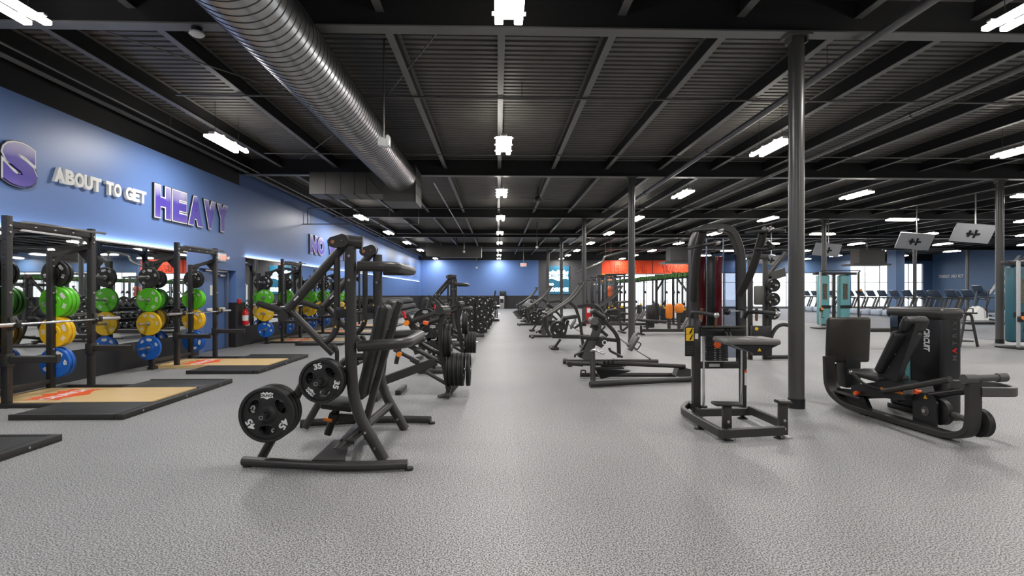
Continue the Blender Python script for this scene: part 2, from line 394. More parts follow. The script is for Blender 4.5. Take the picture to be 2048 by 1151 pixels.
# door
d = struct('door_1', bx2(BM(), (XL - .235, 12.64, .02), (XL - .19, 13.62, 1.9), .004), doorm)
b = BM(); bx2(b, (XL - .24, DY0, 0), (XL - .17, 12.62, DZ)); struct('door_frame', b, doorm, d)
b = BM(); bx2(b, (XL - .19, 13.63, 0), (XL - .12, 13.68, 1.93)); bx2(b, (XL - .19, 12.62, 1.91), (XL - .12, 13.68, 1.95)); struct('door_frame', b, steel, d)
b = BM(); box(b, (XL - .14, 13.12, 1.0), (.05, .8, .07), None, .01); box(b, (XL - .14, 13.22, 1.0), (.055, .2, .055), None, .008, 1); struct('push_bar', b, [white, yellow], d)
b = BM(); box(b, (XL - .15, 13.42, 1.82), (.06, .26, .07), None, .01); bar(b, (XL - .13, 13.27, 1.85), (XL - .13, 12.97, 1.87), .02, .02); struct('door_closer', b, [steel, steel], d)
b = BM(); bx2(b, (XL - .185, 12.92, 1.34), (XL - .18, 13.14, 1.58)); struct('door_notice', b, white, d, 0)
# back wall: blue with a black base, charcoal section, shop-front windows under the orange and navy band
b = BM()
def wb(x0, x1, z0, z1, mi, y=YB, t=.25): bx2(b, (x0, y, z0), (x1, y + t, z1), 0, mi)
wb(XL - .3, 3.6, 0, 1.15, 0); wb(XL - .3, 3.6, 1.15, 4.25, 1); wb(XL - .3, XR, 4.25, 5.06, 0)
wb(3.6, 9.2, 0, 4.25, 2)
wb(9.2, 17.3, 3.1, 4.25, 3); wb(9.2, 10.4, 2.2, 3.1, 4); wb(9.2, 10.4, 0, 2.2, 2)
wb(17.3, 31.5, 3.2, 5.06, 5, YB - .01); wb(31.5, XR, 4.05, 4.25, 5); wb(10.4, XR, 0, .12, 2); wb(38.2, XR, .12, 4.05, 5)
for x in (17.3, 24.0, 31.2): wb(x, x + .4, .12, 3.2, 5)
struct('wall_back', b, [blackpaint, bluewall, greywall, orangew, orangew2, midblue], smooth=0)
k = 0
for x0, x1, z1 in ((10.4, 17.3, 3.1), (17.7, 24.0, 3.2), (24.4, 31.2, 3.2), (31.6, 38.2, 4.05)):
    k += 1; b = BM(); n = 5; st = (x1 - x0) / n
    for i in range(n + 1): bx2(b, (x0 + i * st - .03, YB + .08, .12), (x0 + i * st + .03, YB + .14, z1))
    bx2(b, (x0, YB + .08, .12), (x1, YB + .14, .2)); bx2(b, (x0, YB + .08, z1 - .08), (x1, YB + .14, z1)); bx2(b, (x0, YB + .08, 2.3), (x1, YB + .14, 2.36))
    wn = struct('window_%d' % k, b, lightgrey, smooth=0)
    struct('pane', bx2(BM(), (x0, YB + .10, .12), (x1, YB + .112, z1)), glass, wn, 0)
b = BM(); bx2(b, (XR, YF, 0), (XR + .2, YB + .25, 5.06)); struct('wall_right', b, midblue, smooth=0)
b = BM(); bx2(b, (XL - .3, YF - .2, 0), (XR, YF, 5.06)); struct('wall_front', b, greywall, smooth=0)
b = BM(); bx2(b, (-20, YB + .3, -.12), (70, YB + 60, -.05)); struct('ground', b, pave, smooth=0)
# pilaster by the windows
b = BM(); bx2(b, (29.3, 38.2, 0), (29.95, 39.1, 5.0)); struct('pillar_1', b, midblue, smooth=0)
# steel: girders along x, joists along y, round columns
for j, y in enumerate(BEAM_Y):
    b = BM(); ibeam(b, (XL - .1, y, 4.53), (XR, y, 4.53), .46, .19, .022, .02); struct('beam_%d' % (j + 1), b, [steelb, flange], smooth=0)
k = 0
for i in range(-4, 27):
    x = .05 + 1.45 * i
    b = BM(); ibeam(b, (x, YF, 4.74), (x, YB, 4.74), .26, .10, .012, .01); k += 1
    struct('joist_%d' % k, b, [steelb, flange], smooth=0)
for x in (XL + .12,):
    b = BM(); ibeam(b, (x, YF, 4.56), (x, YB, 4.56), .42, .12, .015, .012); struct('beam_%d' % 9, b, [steelb, flange], smooth=0)
rows = ['in the row beside the machines', 'in the row near the treadmills', 'in the row among the treadmills', 'in the farthest row by the right wall']
for i, x in enumerate(COL_X):
    for j, y in enumerate(BEAM_Y):
        if y < 0: continue
        if i == 2 and j in (5,): continue
        r = .09 if i == 0 else .095
        t = thing('steel_column', 'round grey steel column %s, %s from the camera' % (rows[i], ORD[j - 1]), 'column', (x, y, 0), 'steel columns of the hall')
        b = BM(); cyl(b, (x, y, .12), (x, y, 4.5), r, seg=28); ob('shaft', b, colm, t)
        b = BM(); cyl(b, (x, y, 0), (x, y, .12), r + .006, seg=28); ob('base_band', b, black, t)
        b = BM(); box(b, (x, y, 4.515), (.3, .2, .02)); box(b, (x - .1, y, 4.47), (.02, .14, .08)); box(b, (x + .1, y, 4.47), (.02, .14, .08)); ob('cap_plate', b, flange, t)
# ceiling lamps: two bright bars in a tray
LX = [-5.3, .12, 5.5, 10.75, 16.2, 21.5, 26.8, 32.1, 37.2]; LY = [-5.2, .1, 5.15, 10.55, 15.6, 20.8, 26.0, 31.2, 36.6, 41.3, 45.4]  # first two rows of LY are unseen, added behind the camera to light the foreground
COLN = ['above the power racks', 'above the middle aisle', 'right of the aisle', 'above the cable machines', 'beside the television screens', 'above the near end of the treadmills',
        'above the treadmill decks', 'by the pilaster', 'along the right wall']
ld = bpy.data.lights.new('lamp_light', 'AREA'); ld.shape = 'RECTANGLE'; ld.size = .34; ld.size_y = 1.15; ld.energy = LAMP_W; ld.color = (1.0, .97, .94)
proto = None
for i, x in enumerate(LX):
    for j, y in enumerate(LY):
        if i == 0 and j == 4: continue
        if (i >= 5 and j < 2) or (i == 8 and j > 6): continue
        if proto is None:
            proto = thing('ceiling_lamp', '', 'ceiling light', (0, 0, 0), 'twin bar ceiling lights')
            b = BM(); box(b, (0, 0, 4.37), (.12, 1.16, .05), None, .01); box(b, (0, 0, 4.345), (.36, .05, .02)); box(b, (0, .45, 4.345), (.36, .05, .02)); box(b, (0, -.45, 4.345), (.36, .05, .02)); ob('housing', b, white, proto)
            for s in (-1, 1):
                b = BM(); tube(b, [(s * .105, -.57, 4.315), (s * .105, .57, 4.315)], 0, 0, prof=(.09, .05)); ob('light_bar', b, tubem, proto)
                b = BM(); cyl(b, (0, s * .45, 4.39), (0, s * .45, 5.02), .004, seg=6); ob('hanger', b, steelb, proto)
            lo = bpy.data.objects.new('lamp_light', ld); C.objects.link(lo); lo.parent = proto; lo.location = (0, 0, 4.285); KIDS.setdefault(proto.name, []).append(lo)
            o = proto
        else: o = dup(proto, (0, 0, 0))
        o.location = (x, y, 0) if (i, j) != (0, 2) else (-4.97, 5.3, 0); o.rotation_euler = (0, 0, PI / 2 if i == 4 else 0)
        o['label'] = 'twin bar ceiling light %s, %s from the near end' % (COLN[i], ORD[j])
# spiral duct with its plenum box
DX, DZc, DR = -2.37, 4.21, .375
t = thing('spiral_duct', 'large round spiral galvanised duct running under the ceiling', 'duct', (DX, 4, DZc))
b = BM(); y = 2.0
lathe(b, [(DR, 2.0), (DR, 12.62)], (DX, 0, DZc), (0, 1, 0), 64)
while y < 12.5: lathe(b, [(DR - .01, y), (DR + .004, y + .001), (DR + .004, y + .012), (DR - .01, y + .013)], (DX, 0, DZc), (0, 1, 0), 64, 1, True); y += .118
for v in b.verts: v.co.y += .38 * (v.co.x - DX)
lathe(b, [(DR + .001, 12.2), (DR + .001, 12.955)], (DX, 0, DZc), (0, 1, 0), 64)
ob('duct_tube', b, [galv, seam], t)
for yy in (4.2, 7.4, 10.6):
    b = BM(); cyl(b, (DX - .1, yy, DZc + DR - .02), (DX - .1, yy, 5.02), .006, seg=6); ob('hanger_rod', b, steel, t)
b = BM()
bx2(b, (-2.78, 12.96, 3.62), (-2.0, 14.0, 4.5)); bx2(b, (-2.015, 12.96, 3.60), (-1.99, 13.0, 4.52))
for z in (3.85, 4.1, 4.3): bx2(b, (-2.0, 12.97, z), (-1.992, 13.99, z + .012))
solo('duct_box', b, ductm, 'dark sheet metal plenum box at the end of the spiral duct', 'duct')
b = BM(); bx2(b, (-4.57, 13.0, 3.80), (-2.79, 13.75, 4.33))
for x in (-4.2, -3.83, -3.5, -3.2): bx2(b, (x, 12.985, 3.79), (x + .015, 13.0, 4.33)); bx2(b, (x, 12.985, 3.785), (x + .015, 13.75, 3.80))
bar(b, (-3.14, 12.99, 4.2), (-2.85, 12.99, 3.86), .02, .012)
solo('duct_branch', b, ductm, 'long dark rectangular duct branch left of the plenum box', 'duct')
b = BM(); a, c = P(880, 491, 33), P(963, 514, 33); bx2(b, a, (c.x, 33.9, c.z)); bx2(b, (a.x - .9, 33.2, c.z + .1), (a.x, 33.8, a.z + .2)); cyl(b, (a.x + 1, 33.5, a.z), (a.x + 1, 33.5, 5.02), .03); solo('duct_box', b, ductm, 'distant dark rectangular duct hanging before the blue back wall', 'duct')
b = BM(); q = P(1735, 514, 30.3); box(b, q, (1.5, .8, .8)); box(b, q - V((0.1, 0, .45)), (2.2, 1.1, .1)); cyl(b, q, (q.x, q.y, 5.02), .03); solo('ceiling_heater', b, ductm, 'grey air unit with a wide grille hung before the windows', 'air unit')
b = BM(); q = P(1357, 508, 30.3); box(b, q, (1.2, .8, .8)); box(b, q - V((.1, 0, .5)), (1.7, 1.1, .12)); cyl(b, q, (q.x, q.y, 5.02), .03); solo('ceiling_heater', b, ductm, 'dark air unit with white grille hung before the orange wall', 'air unit')
# sprinkler mains and branches
def pipe(name, pts, r, label, coup=(), m=pipem, bend=.05):
    b = BM(); tube(b, pts, r, bend, 12)
    for i in range(len(pts) - 1):
        p, q = V(pts[i]), V(pts[i + 1])
        if abs(p.z - q.z) < .4 and (q - p).length > 1.2:
            for k in (.06, .3, .7, .94): h = p.lerp(q, k); cyl(b, h, (h.x, h.y, 5.03), .006, seg=6)
    for c, ax in coup: cyl(b, V(c) - V(ax) * .06, V(c) + V(ax) * .06, r * 1.25, seg=12)
    return solo(name, b, m, label, 'pipe')
ay = V((0, 1, 0)); ax_ = V((1, 0, 0))
pipe('sprinkler_pipe', [(4.49, -4, 4.43), (4.49, 33, 4.43)], .057, 'thick sprinkler main running beside the nearest grey column', [((4.49, yy, 4.43), ay) for yy in (4.6, 7.9, 11.2, 16, 21, 26)])
pipe('sprinkler_pipe', [(7.15, -4, 4.47), (7.15, 30, 4.47)], .05, 'second sprinkler main farther right of the nearest column', [((7.15, yy, 4.47), ay) for yy in (6, 9, 12.5, 17, 22)])
pipe('sprinkler_pipe', [(-5.4, 9.05, 4.72), (14, 9.05, 4.72), (30, 9.05, 4.72)], .017, 'thin sprinkler branch crossing the ceiling before the second girder', [((x, 9.05, 4.72), ax_) for x in (-5.3, -1, 3.4, 5.2, 9)])
pipe('sprinkler_pipe', [(-5.4, 12.4, 4.62), (30, 12.4, 4.62)], .015, 'thin sprinkler branch just before the second girder')
pipe('sprinkler_pipe', [(XL + .1, 18.7, 3.78), (XL + .1, 18.7, 4.35), (20, 18.7, 4.42)], .02, 'thin sprinkler branch turning down onto the blue wall', bend=.02)
pipe('sprinkler_pipe', [(XL - .02, 18.6, 3.78), (-2.5, 18.6, 3.80)], .018, 'short pipe leaving the blue wall below the branch')
pipe('sprinkler_pipe', [(-5, 26.6, 4.35), (30, 26.6, 4.35)], .022, 'thin sprinkler branch across the middle of the hall')
pipe('sprinkler_pipe', [(-5, 34.0, 4.3), (30, 34.0, 4.3)], .025, 'thin sprinkler branch nearest the back wall')
pipe('sprinkler_pipe', [P(1255, 500, 28), P(1208, 513, 28), P(1206, 522, 28), P(1198, 527, 28), P(1166, 539, 28), P(1150, 545, 28)], .06, 'bent pipe dropping beside the third column', bend=.2)
pipe('conduit', [(-6.3, 2, 4.58), (-6.3, 30, 4.55)], .018, 'long conduit running below the black edge of the left ceiling')
b = BM(); tube(b, [(-1.75, 14.6, 4.42), (-1.75, 27, 4.42)], .02, 0); solo('conduit', b, steel, 'bright thin conduit running on from the plenum box', 'pipe')
for a, c, l in (((-5.2, 6.6, 4.72), (-2.9, 9.6, 4.72), 'thin diagonal brace rod left of the spiral duct'), ((-1.9, 9.1, 4.75), (-.6, 6.5, 4.75), 'thin diagonal brace rod right of the spiral duct'),
                ((-4.9, 13.3, 4.7), (-3.1, 10.7, 4.7), 'thin diagonal brace rod near the duct branch')):
    solo('brace_rod', cyl(BM(), a, c, .011, seg=8), pipem, l, 'rod')
# small ceiling items
t = thing('smoke_detector', 'round white smoke detector under the first girder', 'smoke detector', (-3.55, 6.36, 4.5))
b = BM(); cyl(b, (-3.55, 6.36, 4.53), (-3.55, 6.36, 4.47), .06, seg=20); ob('mounting_base', b, black, t)
b = BM(); lathe(b, [(.08, 0), (.085, .02), (.06, .04), (.025, .05), (0, .05)], (-3.55, 6.36, 4.47), (0, 0, -1)); ob('sensor', b, white, t)
q = P(768, 285, 7.6)
t = thing('ceiling_speaker', 'white access point hung on a rod in front of the spiral duct', 'access point', q)
b = BM(); box(b, q, (.16, .12, .13), ry(.2), .03); box(b, q + V((.06, 0, .02)), (.05, .14, .16), None, .02); ob('body', b, white, t)
b = BM(); cyl(b, q + V((0, 0, .06)), (q.x, q.y, 5.03), .012, seg=8); ob('hanger_rod', b, pipem, t)
for px, py, Y, l in ((928, 503, 30, 'small white camera hanging in the middle of the hall'), (953, 535, 36, 'tiny white sensor hanging low before the back wall'), (1074, 494, 27, 'slim white sensor hung on a rod right of the aisle')):
    q = P(px, py, Y); t = thing('hanging_sensor', l, 'sensor', q)
    b = BM(); ball(b, q, .07); ob('body', b, white, t); b = BM(); cyl(b, q, (q.x, q.y, 5.03), .015, seg=8); ob('hanger_rod', b, pipem, t)
q = P(1047, 529, 38); t = thing('exit_sign', 'red lit exit sign hanging before the back wall', 'exit sign', q)
b = BM(); box(b, q, (.44, .08, .26), None, .02); ob('case', b, white, t)
b = BM(); text(b, 'EXIT', q + V((0, -.045, -.065)), (1, 0, 0), (0, 0, 1), .17, .002, .003); ob('lettering', b, exitm, t, smooth=0)
b = BM(); cyl(b, q + V((0, 0, .12)), (q.x, q.y, 5.03), .02, seg=8); ob('hanger_rod', b, pipem, t)
q = V((XL + .06, 12.96, 2.25)); t = thing('exit_sign', 'white exit sign with twin lamp heads above the fire door', 'exit sign', q)
b = BM(); box(b, q, (.1, .34, .2), None, .02); ob('case', b, white, t)
b = BM(); text(b, 'EXIT', q + V((.052, 0, -.055)), (0, 1, 0), (0, 0, 1), .15, .001, .002); ob('lettering', b, exitm, t, smooth=0)
for s in (-1, 1):
    b = BM(); lathe(b, [(.025, 0), (.05, .05), (.05, .07), (0, .075)], q + V((.02, s * .2, 0)), (.8, s * .5, -.2), 16); ob('lamp_head', b, white, t)
# television screens seen from behind
for i, (px, py, Y, wd, l) in enumerate(((1829, 482, 20.5, 1.2, 'tilted television hung from the ceiling above the treadmills'), (1945, 466, 18, 1.2, 'largest tilted television hung beside the right column'),
                                        (1654, 499, 25, 1.15, 'tilted television hung behind the slim middle column'), (1540, 519, 26, .9, 'small tilted television hung behind the dip machine'))):
    q = P(px, py, Y); t = thing('television', l, 'television', q); R = rz(-.28) @ rx(.55) @ ry(.12)
    b = BM(); box(b, q, (wd, .06, wd * .58), R, .015); case = ob('screen_case', b, lightgrey, t)
    b = BM(); box(b, q + R @ V((0, .034, 0)), (wd * .96, .01, wd * .54), R); ob('screen', b, black, case)
    b = BM(); box(b, q + R @ V((0, -.05, 0)), (.4, .05, .06), R); box(b, q + R @ V((.06, -.05, 0)), (.05, .05, .3), R); box(b, q + R @ V((-.12, -.05, 0)), (.05, .05, .24), R); ob('wall_mount', b, black, t)
    b = BM(); tube(b, [q + R @ V((0, -.08, 0)), q + V((0, -.12, .25)), (q.x, q.y - .12, 5.03)], .022, .05); ob('drop_pole', b, steel, t)
# ceiling fan at rest
q = P(1076, 398, 18); t = thing('ceiling_fan', 'dark ceiling fan hanging between the lamps over the aisle', 'fan', q)
b = BM(); lathe(b, [(0, -.08), (.1, -.06), (.12, 0), (.06, .1), (0, .12)], q, seg=16); cyl(b, q, (q.x, q.y, 5.03), .02, seg=8); ob('motor', b, ductm, t)
for k in range(4):
    a = .4 + k * PI / 2; b = BM(); d = V((math.cos(a), math.sin(a), 0)); bar(b, q + d * .1, q + d * .62, .12, .012); ob('blade', b, ductm, t)
# wall letters
def letters(word, y0, y1, z, h, what, style, where):
    y0, y1 = y0 * 1.0105, y1 * 1.0105; n = len(word.replace(' ', '')); ws = {'I': .5, 'W': 1.3, 'M': 1.3, ' ': .55, 'A': 1.08}; tot = sum(ws.get(c, 1) for c in word); u = (y1 - y0) / tot; y = y0; seen = {}
    for c in word:
        wd = ws.get(c, 1) * u
        if c != ' ':
            seen[c] = seen.get(c, 0) + 1; times = '' if word.count(c) == 1 else ', %s of its kind' % ORD[seen[c] - 1]
            lab = '%s letter %s%s of the %s %s' % (what, c, times, word if len(word) > 1 else 'slogan', where)
            def glyph(ext, off, size):
                tm = text_mesh(c, size, ext, off, 1.0); x0 = min(v.co.x for v in tm.verts); x1 = max(v.co.x for v in tm.verts); z0 = min(v.co.y for v in tm.verts); z1 = max(v.co.y for v in tm.verts)
                return tm, x0, x1, z0, z1
            def put(ext, off, inset, depth):
                if c in 'AVYW' and style != 'white': off += .035
                tm, x0, x1, z0, z1 = glyph(1.0, off, 1.0); bb = BM(); sy = (wd * .97 - 2 * inset) / (x1 - x0); szz = (h - 2 * inset) / (z1 - z0)
                for v in tm.verts: v.co = V((XL + .004 + (v.co.z + 1) * .5 * depth, y + wd * .015 + inset + (v.co.x - x0) * sy, z + inset + (v.co.y - z0) * szz))
                join(bb, tm); return bb
            if style == 'white': solo('wall_letter', put(1, .05, 0, .05), white, lab, 'letter', 'raised letters on the blue wall', smooth=0)
            else:
                t = thing('wall_letter', lab, 'letter', (XL, y + wd / 2, z), 'raised letters on the blue wall')
                ob('edge', put(1, .10, 0, .035), black, t, smooth=0)  # black rim stands in for the dark shadow edge around the letter
                ob('outline', put(1, .095, .01, .042), whitep, t, smooth=0); ob('face', put(1, .06, .032, .05), purple, t, smooth=0)
        y += wd
letters('S', 7.22, 7.82, 2.86, .66, 'large purple', 'p', 'at the left edge of the photo')
letters('ABOUT TO GET', 8.08, 10.15, 3.08, .23, 'white', 'white', 'before the purple word')
letters('HEAVY', 10.38, 13.2, 2.86, .69, 'purple', 'p', 'above the second power rack')
letters('NO WAY', 18.85, 23.6, 2.80, .70, 'purple', 'p', 'above the farther mirror')
letters('GRAVITY', 36.1, 41.5, 2.80, .70, 'purple', 'p', 'near the back corner')
b = BM(); text(b, 'THIRST AID KIT', (XR - .005, 44.55, 2.70), (0, -1, 0), (0, 0, 1), .36, .01, .008, 1.0); solo('wall_lettering', b, whitep, 'white words on the dark blue wall beyond the treadmills', 'lettering', smooth=0)
for i in range(3):
    y = 39.6 - i * .55; b = BM(); slab(b, [(XR - .004, y + 1.6, 1.3), (XR - .004, y + 1.3, 1.3), (XR - .004, y - 1.2, 4.2), (XR - .004, y - .9, 4.2)], (-.004, 0, 0))
    solo('wall_stripe', b, whitep, '%s white slanted stripe on the far right wall' % ['left', 'middle', 'right'][i], 'stripe', smooth=0)
# lettering on the orange band, lit sign on the charcoal wall
darko = mat('dark outline red', (.22, .015, .004), .5)
for word, x, z, sz, sx, l in (('PERSONAL', 11.55, 3.26, .98, .66, 'outlined word on the orange wall left of its seam'), ('TRAINING', 15.75, 3.26, .74, .66, 'outlined word on the orange wall right of its seam')):
    t = thing('wall_lettering', l, 'lettering', (x, YB, z))
    b = BM(); text(b, word, (x, YB - .02, z), (1, 0, 0), (0, 0, 1), sz, .012, .045, sx); ob('outline', b, darko, t, smooth=0)
    b = BM(); text(b, word, (x, YB - .034, z), (1, 0, 0), (0, 0, 1), sz, .006, .004, sx); ob('face', b, orangew, t, smooth=0)
b = BM(); bx2(b, (13.68, YB - .02, 3.1), (13.74, YB, 4.25)); struct('trim_2', b, darko, smooth=0)
t = thing('lit_sign', 'glowing teal sign panel with white words on the charcoal wall', 'sign', (5.35, YB, 1.2))
b = BM(); bx2(b, (4.4, YB - .1, 1.28), (6.3, YB - .01, 3.75)); ob('panel', b, neonb, t, smooth=0)
b = BM(); burst(b, (5.35, YB - .105, 2.92), (1, 0, 0), (0, 0, 1), 1.75, 1.0, .012); ob('emblem', b, neon, t, smooth=0)
b = BM(); text(b, 'CRUNCH', (5.35, YB - .12, 2.74), (1, 0, 0), (0, 0, 1), .46, .002, .012); ob('emblem_lettering', b, neonb, t, smooth=0)
b = BM(); text(b, 'NO', (4.72, YB - .11, 2.05), (1, 0, 0), (0, 0, 1), .26, .004, .01); text(b, 'JUDGMENTS', (5.35, YB - .11, 1.52), (1, 0, 0), (0, 0, 1), .46, .004, .022, .68); ob('lettering', b, neon, t, smooth=0)
b = BM(); bx2(b, (8.2, YB - .06, 0), (8.32, YB, 2.2)); bx2(b, (8.2, YB - .06, 2.1), (9.2, YB, 2.2)); bx2(b, (9.08, YB - .06, 0), (9.2, YB, 2.2)); struct('trim_1', b, whitep, smooth=0)
b = BM(); bx2(b, (8.33, YB - .04, 0), (9.07, YB - .005, 2.09)); struct('door_2', b, greywall, smooth=0)
# fire extinguisher and alarm by the fire door
q = V((XL + .12, 14.07, .55)); t = thing('fire_extinguisher', 'red fire extinguisher on the black wall beside the fire door', 'fire extinguisher', q)
b = BM(); lathe(b, [(0, 0), (.075, .01), (.08, .03), (.08, .32), (.06, .38), (.03, .41), (.03, .43)], q, seg=20); ob('cylinder', b, redp, t)
b = BM(); lathe(b, [(.081, .12), (.081, .26)], q, seg=20); ob('label_band', b, whitep, t)
b = BM(); cyl(b, q + V((0, 0, .43)), q + V((0, 0, .48)), .025, seg=12); bar(b, q + V((0, -.02, .48)), q + V((.02, .1, .52)), .025, .015); bar(b, q + V((0, -.02, .45)), q + V((.02, .1, .46)), .025, .015); ob('valve', b, black, t)
b = BM(); tube(b, [q + V((.02, .02, .44)), q + V((.1, .02, .38)), q + V((.09, .0, .12))], .012, .06); ob('hose', b, rubber, t)
q = V((XL + .03, 13.93, 1.18)); b = BM(); box(b, q, (.06, .13, .13), None, .015); solo('alarm_box', b, redp, 'small red alarm box above the fire extinguisher', 'alarm')

# ================================================================ weight plates (disc in x-z, front face towards -y, origin at the centre of the back face)
def grip_plate(R, t, num, lettering=True):
    k = R / .222; o = thing('weight_plate', '', 'weight plate')
    b = BM(); outer = [(R * math.cos(2 * PI * i / 56), R * math.sin(2 * PI * i / 56)) for i in range(56)]; holes = []
    for a in (PI * .83, PI * .17, PI * 1.5):
        hh = []
        for i in range(18):
            u, v = .062 * k * math.cos(2 * PI * i / 18), .036 * k * math.sin(2 * PI * i / 18)
            r_ = .125 * k + v; q = a + u / (.125 * k); hh.append((r_ * math.cos(q), r_ * math.sin(q)))
        holes.append(hh)
    holes.append([(.027 * math.cos(2 * PI * i / 24), .027 * math.sin(2 * PI * i / 24)) for i in range(24)])
    holed(b, outer, holes, t * .62, lambda c: V((c.x, -c.z, c.y)))
    lathe(b, [(R * .86, 0), (R * .985, 0), (R, t * .15), (R, t * .85), (R * .97, t), (R * .88, t), (R * .85, t * .62)], (0, 0, 0), (0, -1, 0), 56, 0, True)
    lathe(b, [(.027, 0), (.027, t), (.05 * k, t), (.075 * k, t * .62), (.075 * k, 0)], (0, 0, 0), (0, -1, 0), 32, 0, True)
    for a in (PI * .83, PI * .17, PI * 1.5):     # raised grip lips
        pts = []
        for i in range(25):
            u, v = .066 * k * math.cos(2 * PI * i / 24), .040 * k * math.sin(2 * PI * i / 24); r_ = .125 * k + v; q = a + u / (.125 * k)
            pts.append(V((r_ * math.cos(q), -t * .66, r_ * math.sin(q))))
        tube(b, pts, .005, 0, 6)
    ob('disc', b, rubber, o)
    if lettering:
        b = BM(); yy = -t * .64
        burst(b, (0, yy, R * .685), (1, 0, 0), (0, 0, 1), .10 * k, .062 * k, .003); em = ob('emblem', b, whitep, o, 'white burst emblem', smooth=0)
        for a in (-PI * .17, -PI * .83):
            d = V((math.cos(a), 0, math.sin(a))); b = BM()
            xd = V((d.z, 0, -d.x)); text(b, num, V((0, yy, 0)) + d * R * .57, xd, d, .076 * k, .002, .0025, 1.15); ob('number', b, whitep, o, 'white raised number', smooth=0)
        b = BM(); text(b, 'CRUNCH', (0, yy - .0032, R * .645), (1, 0, 0), (0, 0, 1), .026 * k, .0006, .001, .95); ob('emblem_lettering', b, rubber, em, smooth=0)
    return o
def bumper_plate(m, num):
    R, t = .217, .07; o = thing('bumper_plate', '', 'weight plate')
    b = BM(); lathe(b, [(.026, 0), (R * .5, 0), (R * .55, .008), (R * .97, .008), (R, .016), (R, t - .016), (R * .97, t - .008), (R * .42, t - .008), (R * .38, t), (.026, t)], (0, 0, 0), (0, -1, 0), 44, 0, True); ob('disc', b, m, o)
    b = BM(); lathe(b, [(.026, -.001), (.045, -.001), (.045, t + .002), (.026, t + .002)], (0, 0, 0), (0, -1, 0), 24, 0, True); ob('steel_hub', b, steel, o)
    yy = -t + .0075
    for a, s in ((PI * .5, num), (-PI * .1, num), (PI * 1.1, num)):
        d = V((math.cos(a), 0, math.sin(a))); b = BM(); text(b, s, V((0, yy, 0)) + d * R * .62, (d.z, 0, -d.x), d, .06, .001, .003, 1.2); ob('number', b, whitep, o, smooth=0)
    b = BM(); d = V((math.cos(.7), 0, math.sin(.7))); burst(b, V((0, yy, 0)) + d * R * .68, (d.z, 0, -d.x), d, .10, .065, .002)
    ob('emblem', b, whitep, o, smooth=0); return o
def small_plate(R=.2, t=.045):                       # far-off grip plate without legible print
    o = thing('weight_plate', '', 'weight plate'); b = BM()
    lathe(b, [(.026, 0), (R * .96, 0), (R, t * .3), (R, t * .8), (R * .95, t), (R * .84, t), (R * .8, t * .6), (R * .34, t * .6), (R * .28, t), (.026, t)], (0, 0, 0), (0, -1, 0), 32, 0, True); ob('disc', b, rubber, o)
    for a in (PI * .5, PI * 1.17, PI * 1.83):
        d = V((math.cos(a), 0, math.sin(a))); b = BM(); box(b, V((0, -t * .62, 0)) + d * R * .62, (R * .28, .004, R * .15), ry(PI / 2 - a)); ob('white_mark', b, whitep, o, smooth=0)
    return o
PL = {}
def place_plate(kind, pos, rot, label, group):
    if kind not in PL:
        PL[kind] = {'45': lambda: grip_plate(.222, .055, '45'), '35': lambda: grip_plate(.180, .055, '35'), 'green': lambda: bumper_plate(bgreen, '25'),
                    'yellow': lambda: bumper_plate(byellow, '35'), 'blue': lambda: bumper_plate(bblue, '45'), 'black': lambda: bumper_plate(rubber, '15'), 'small': lambda: small_plate(),
                    'mini': lambda: small_plate(.14, .04)}[kind]()
        o = PL[kind]
    else: o = dup(PL[kind], (0, 0, 0))
    o.location = pos; o.rotation_euler = rot if isinstance(rot, tuple) else (0, 0, rot); o['label'] = label; o['group'] = group; return o

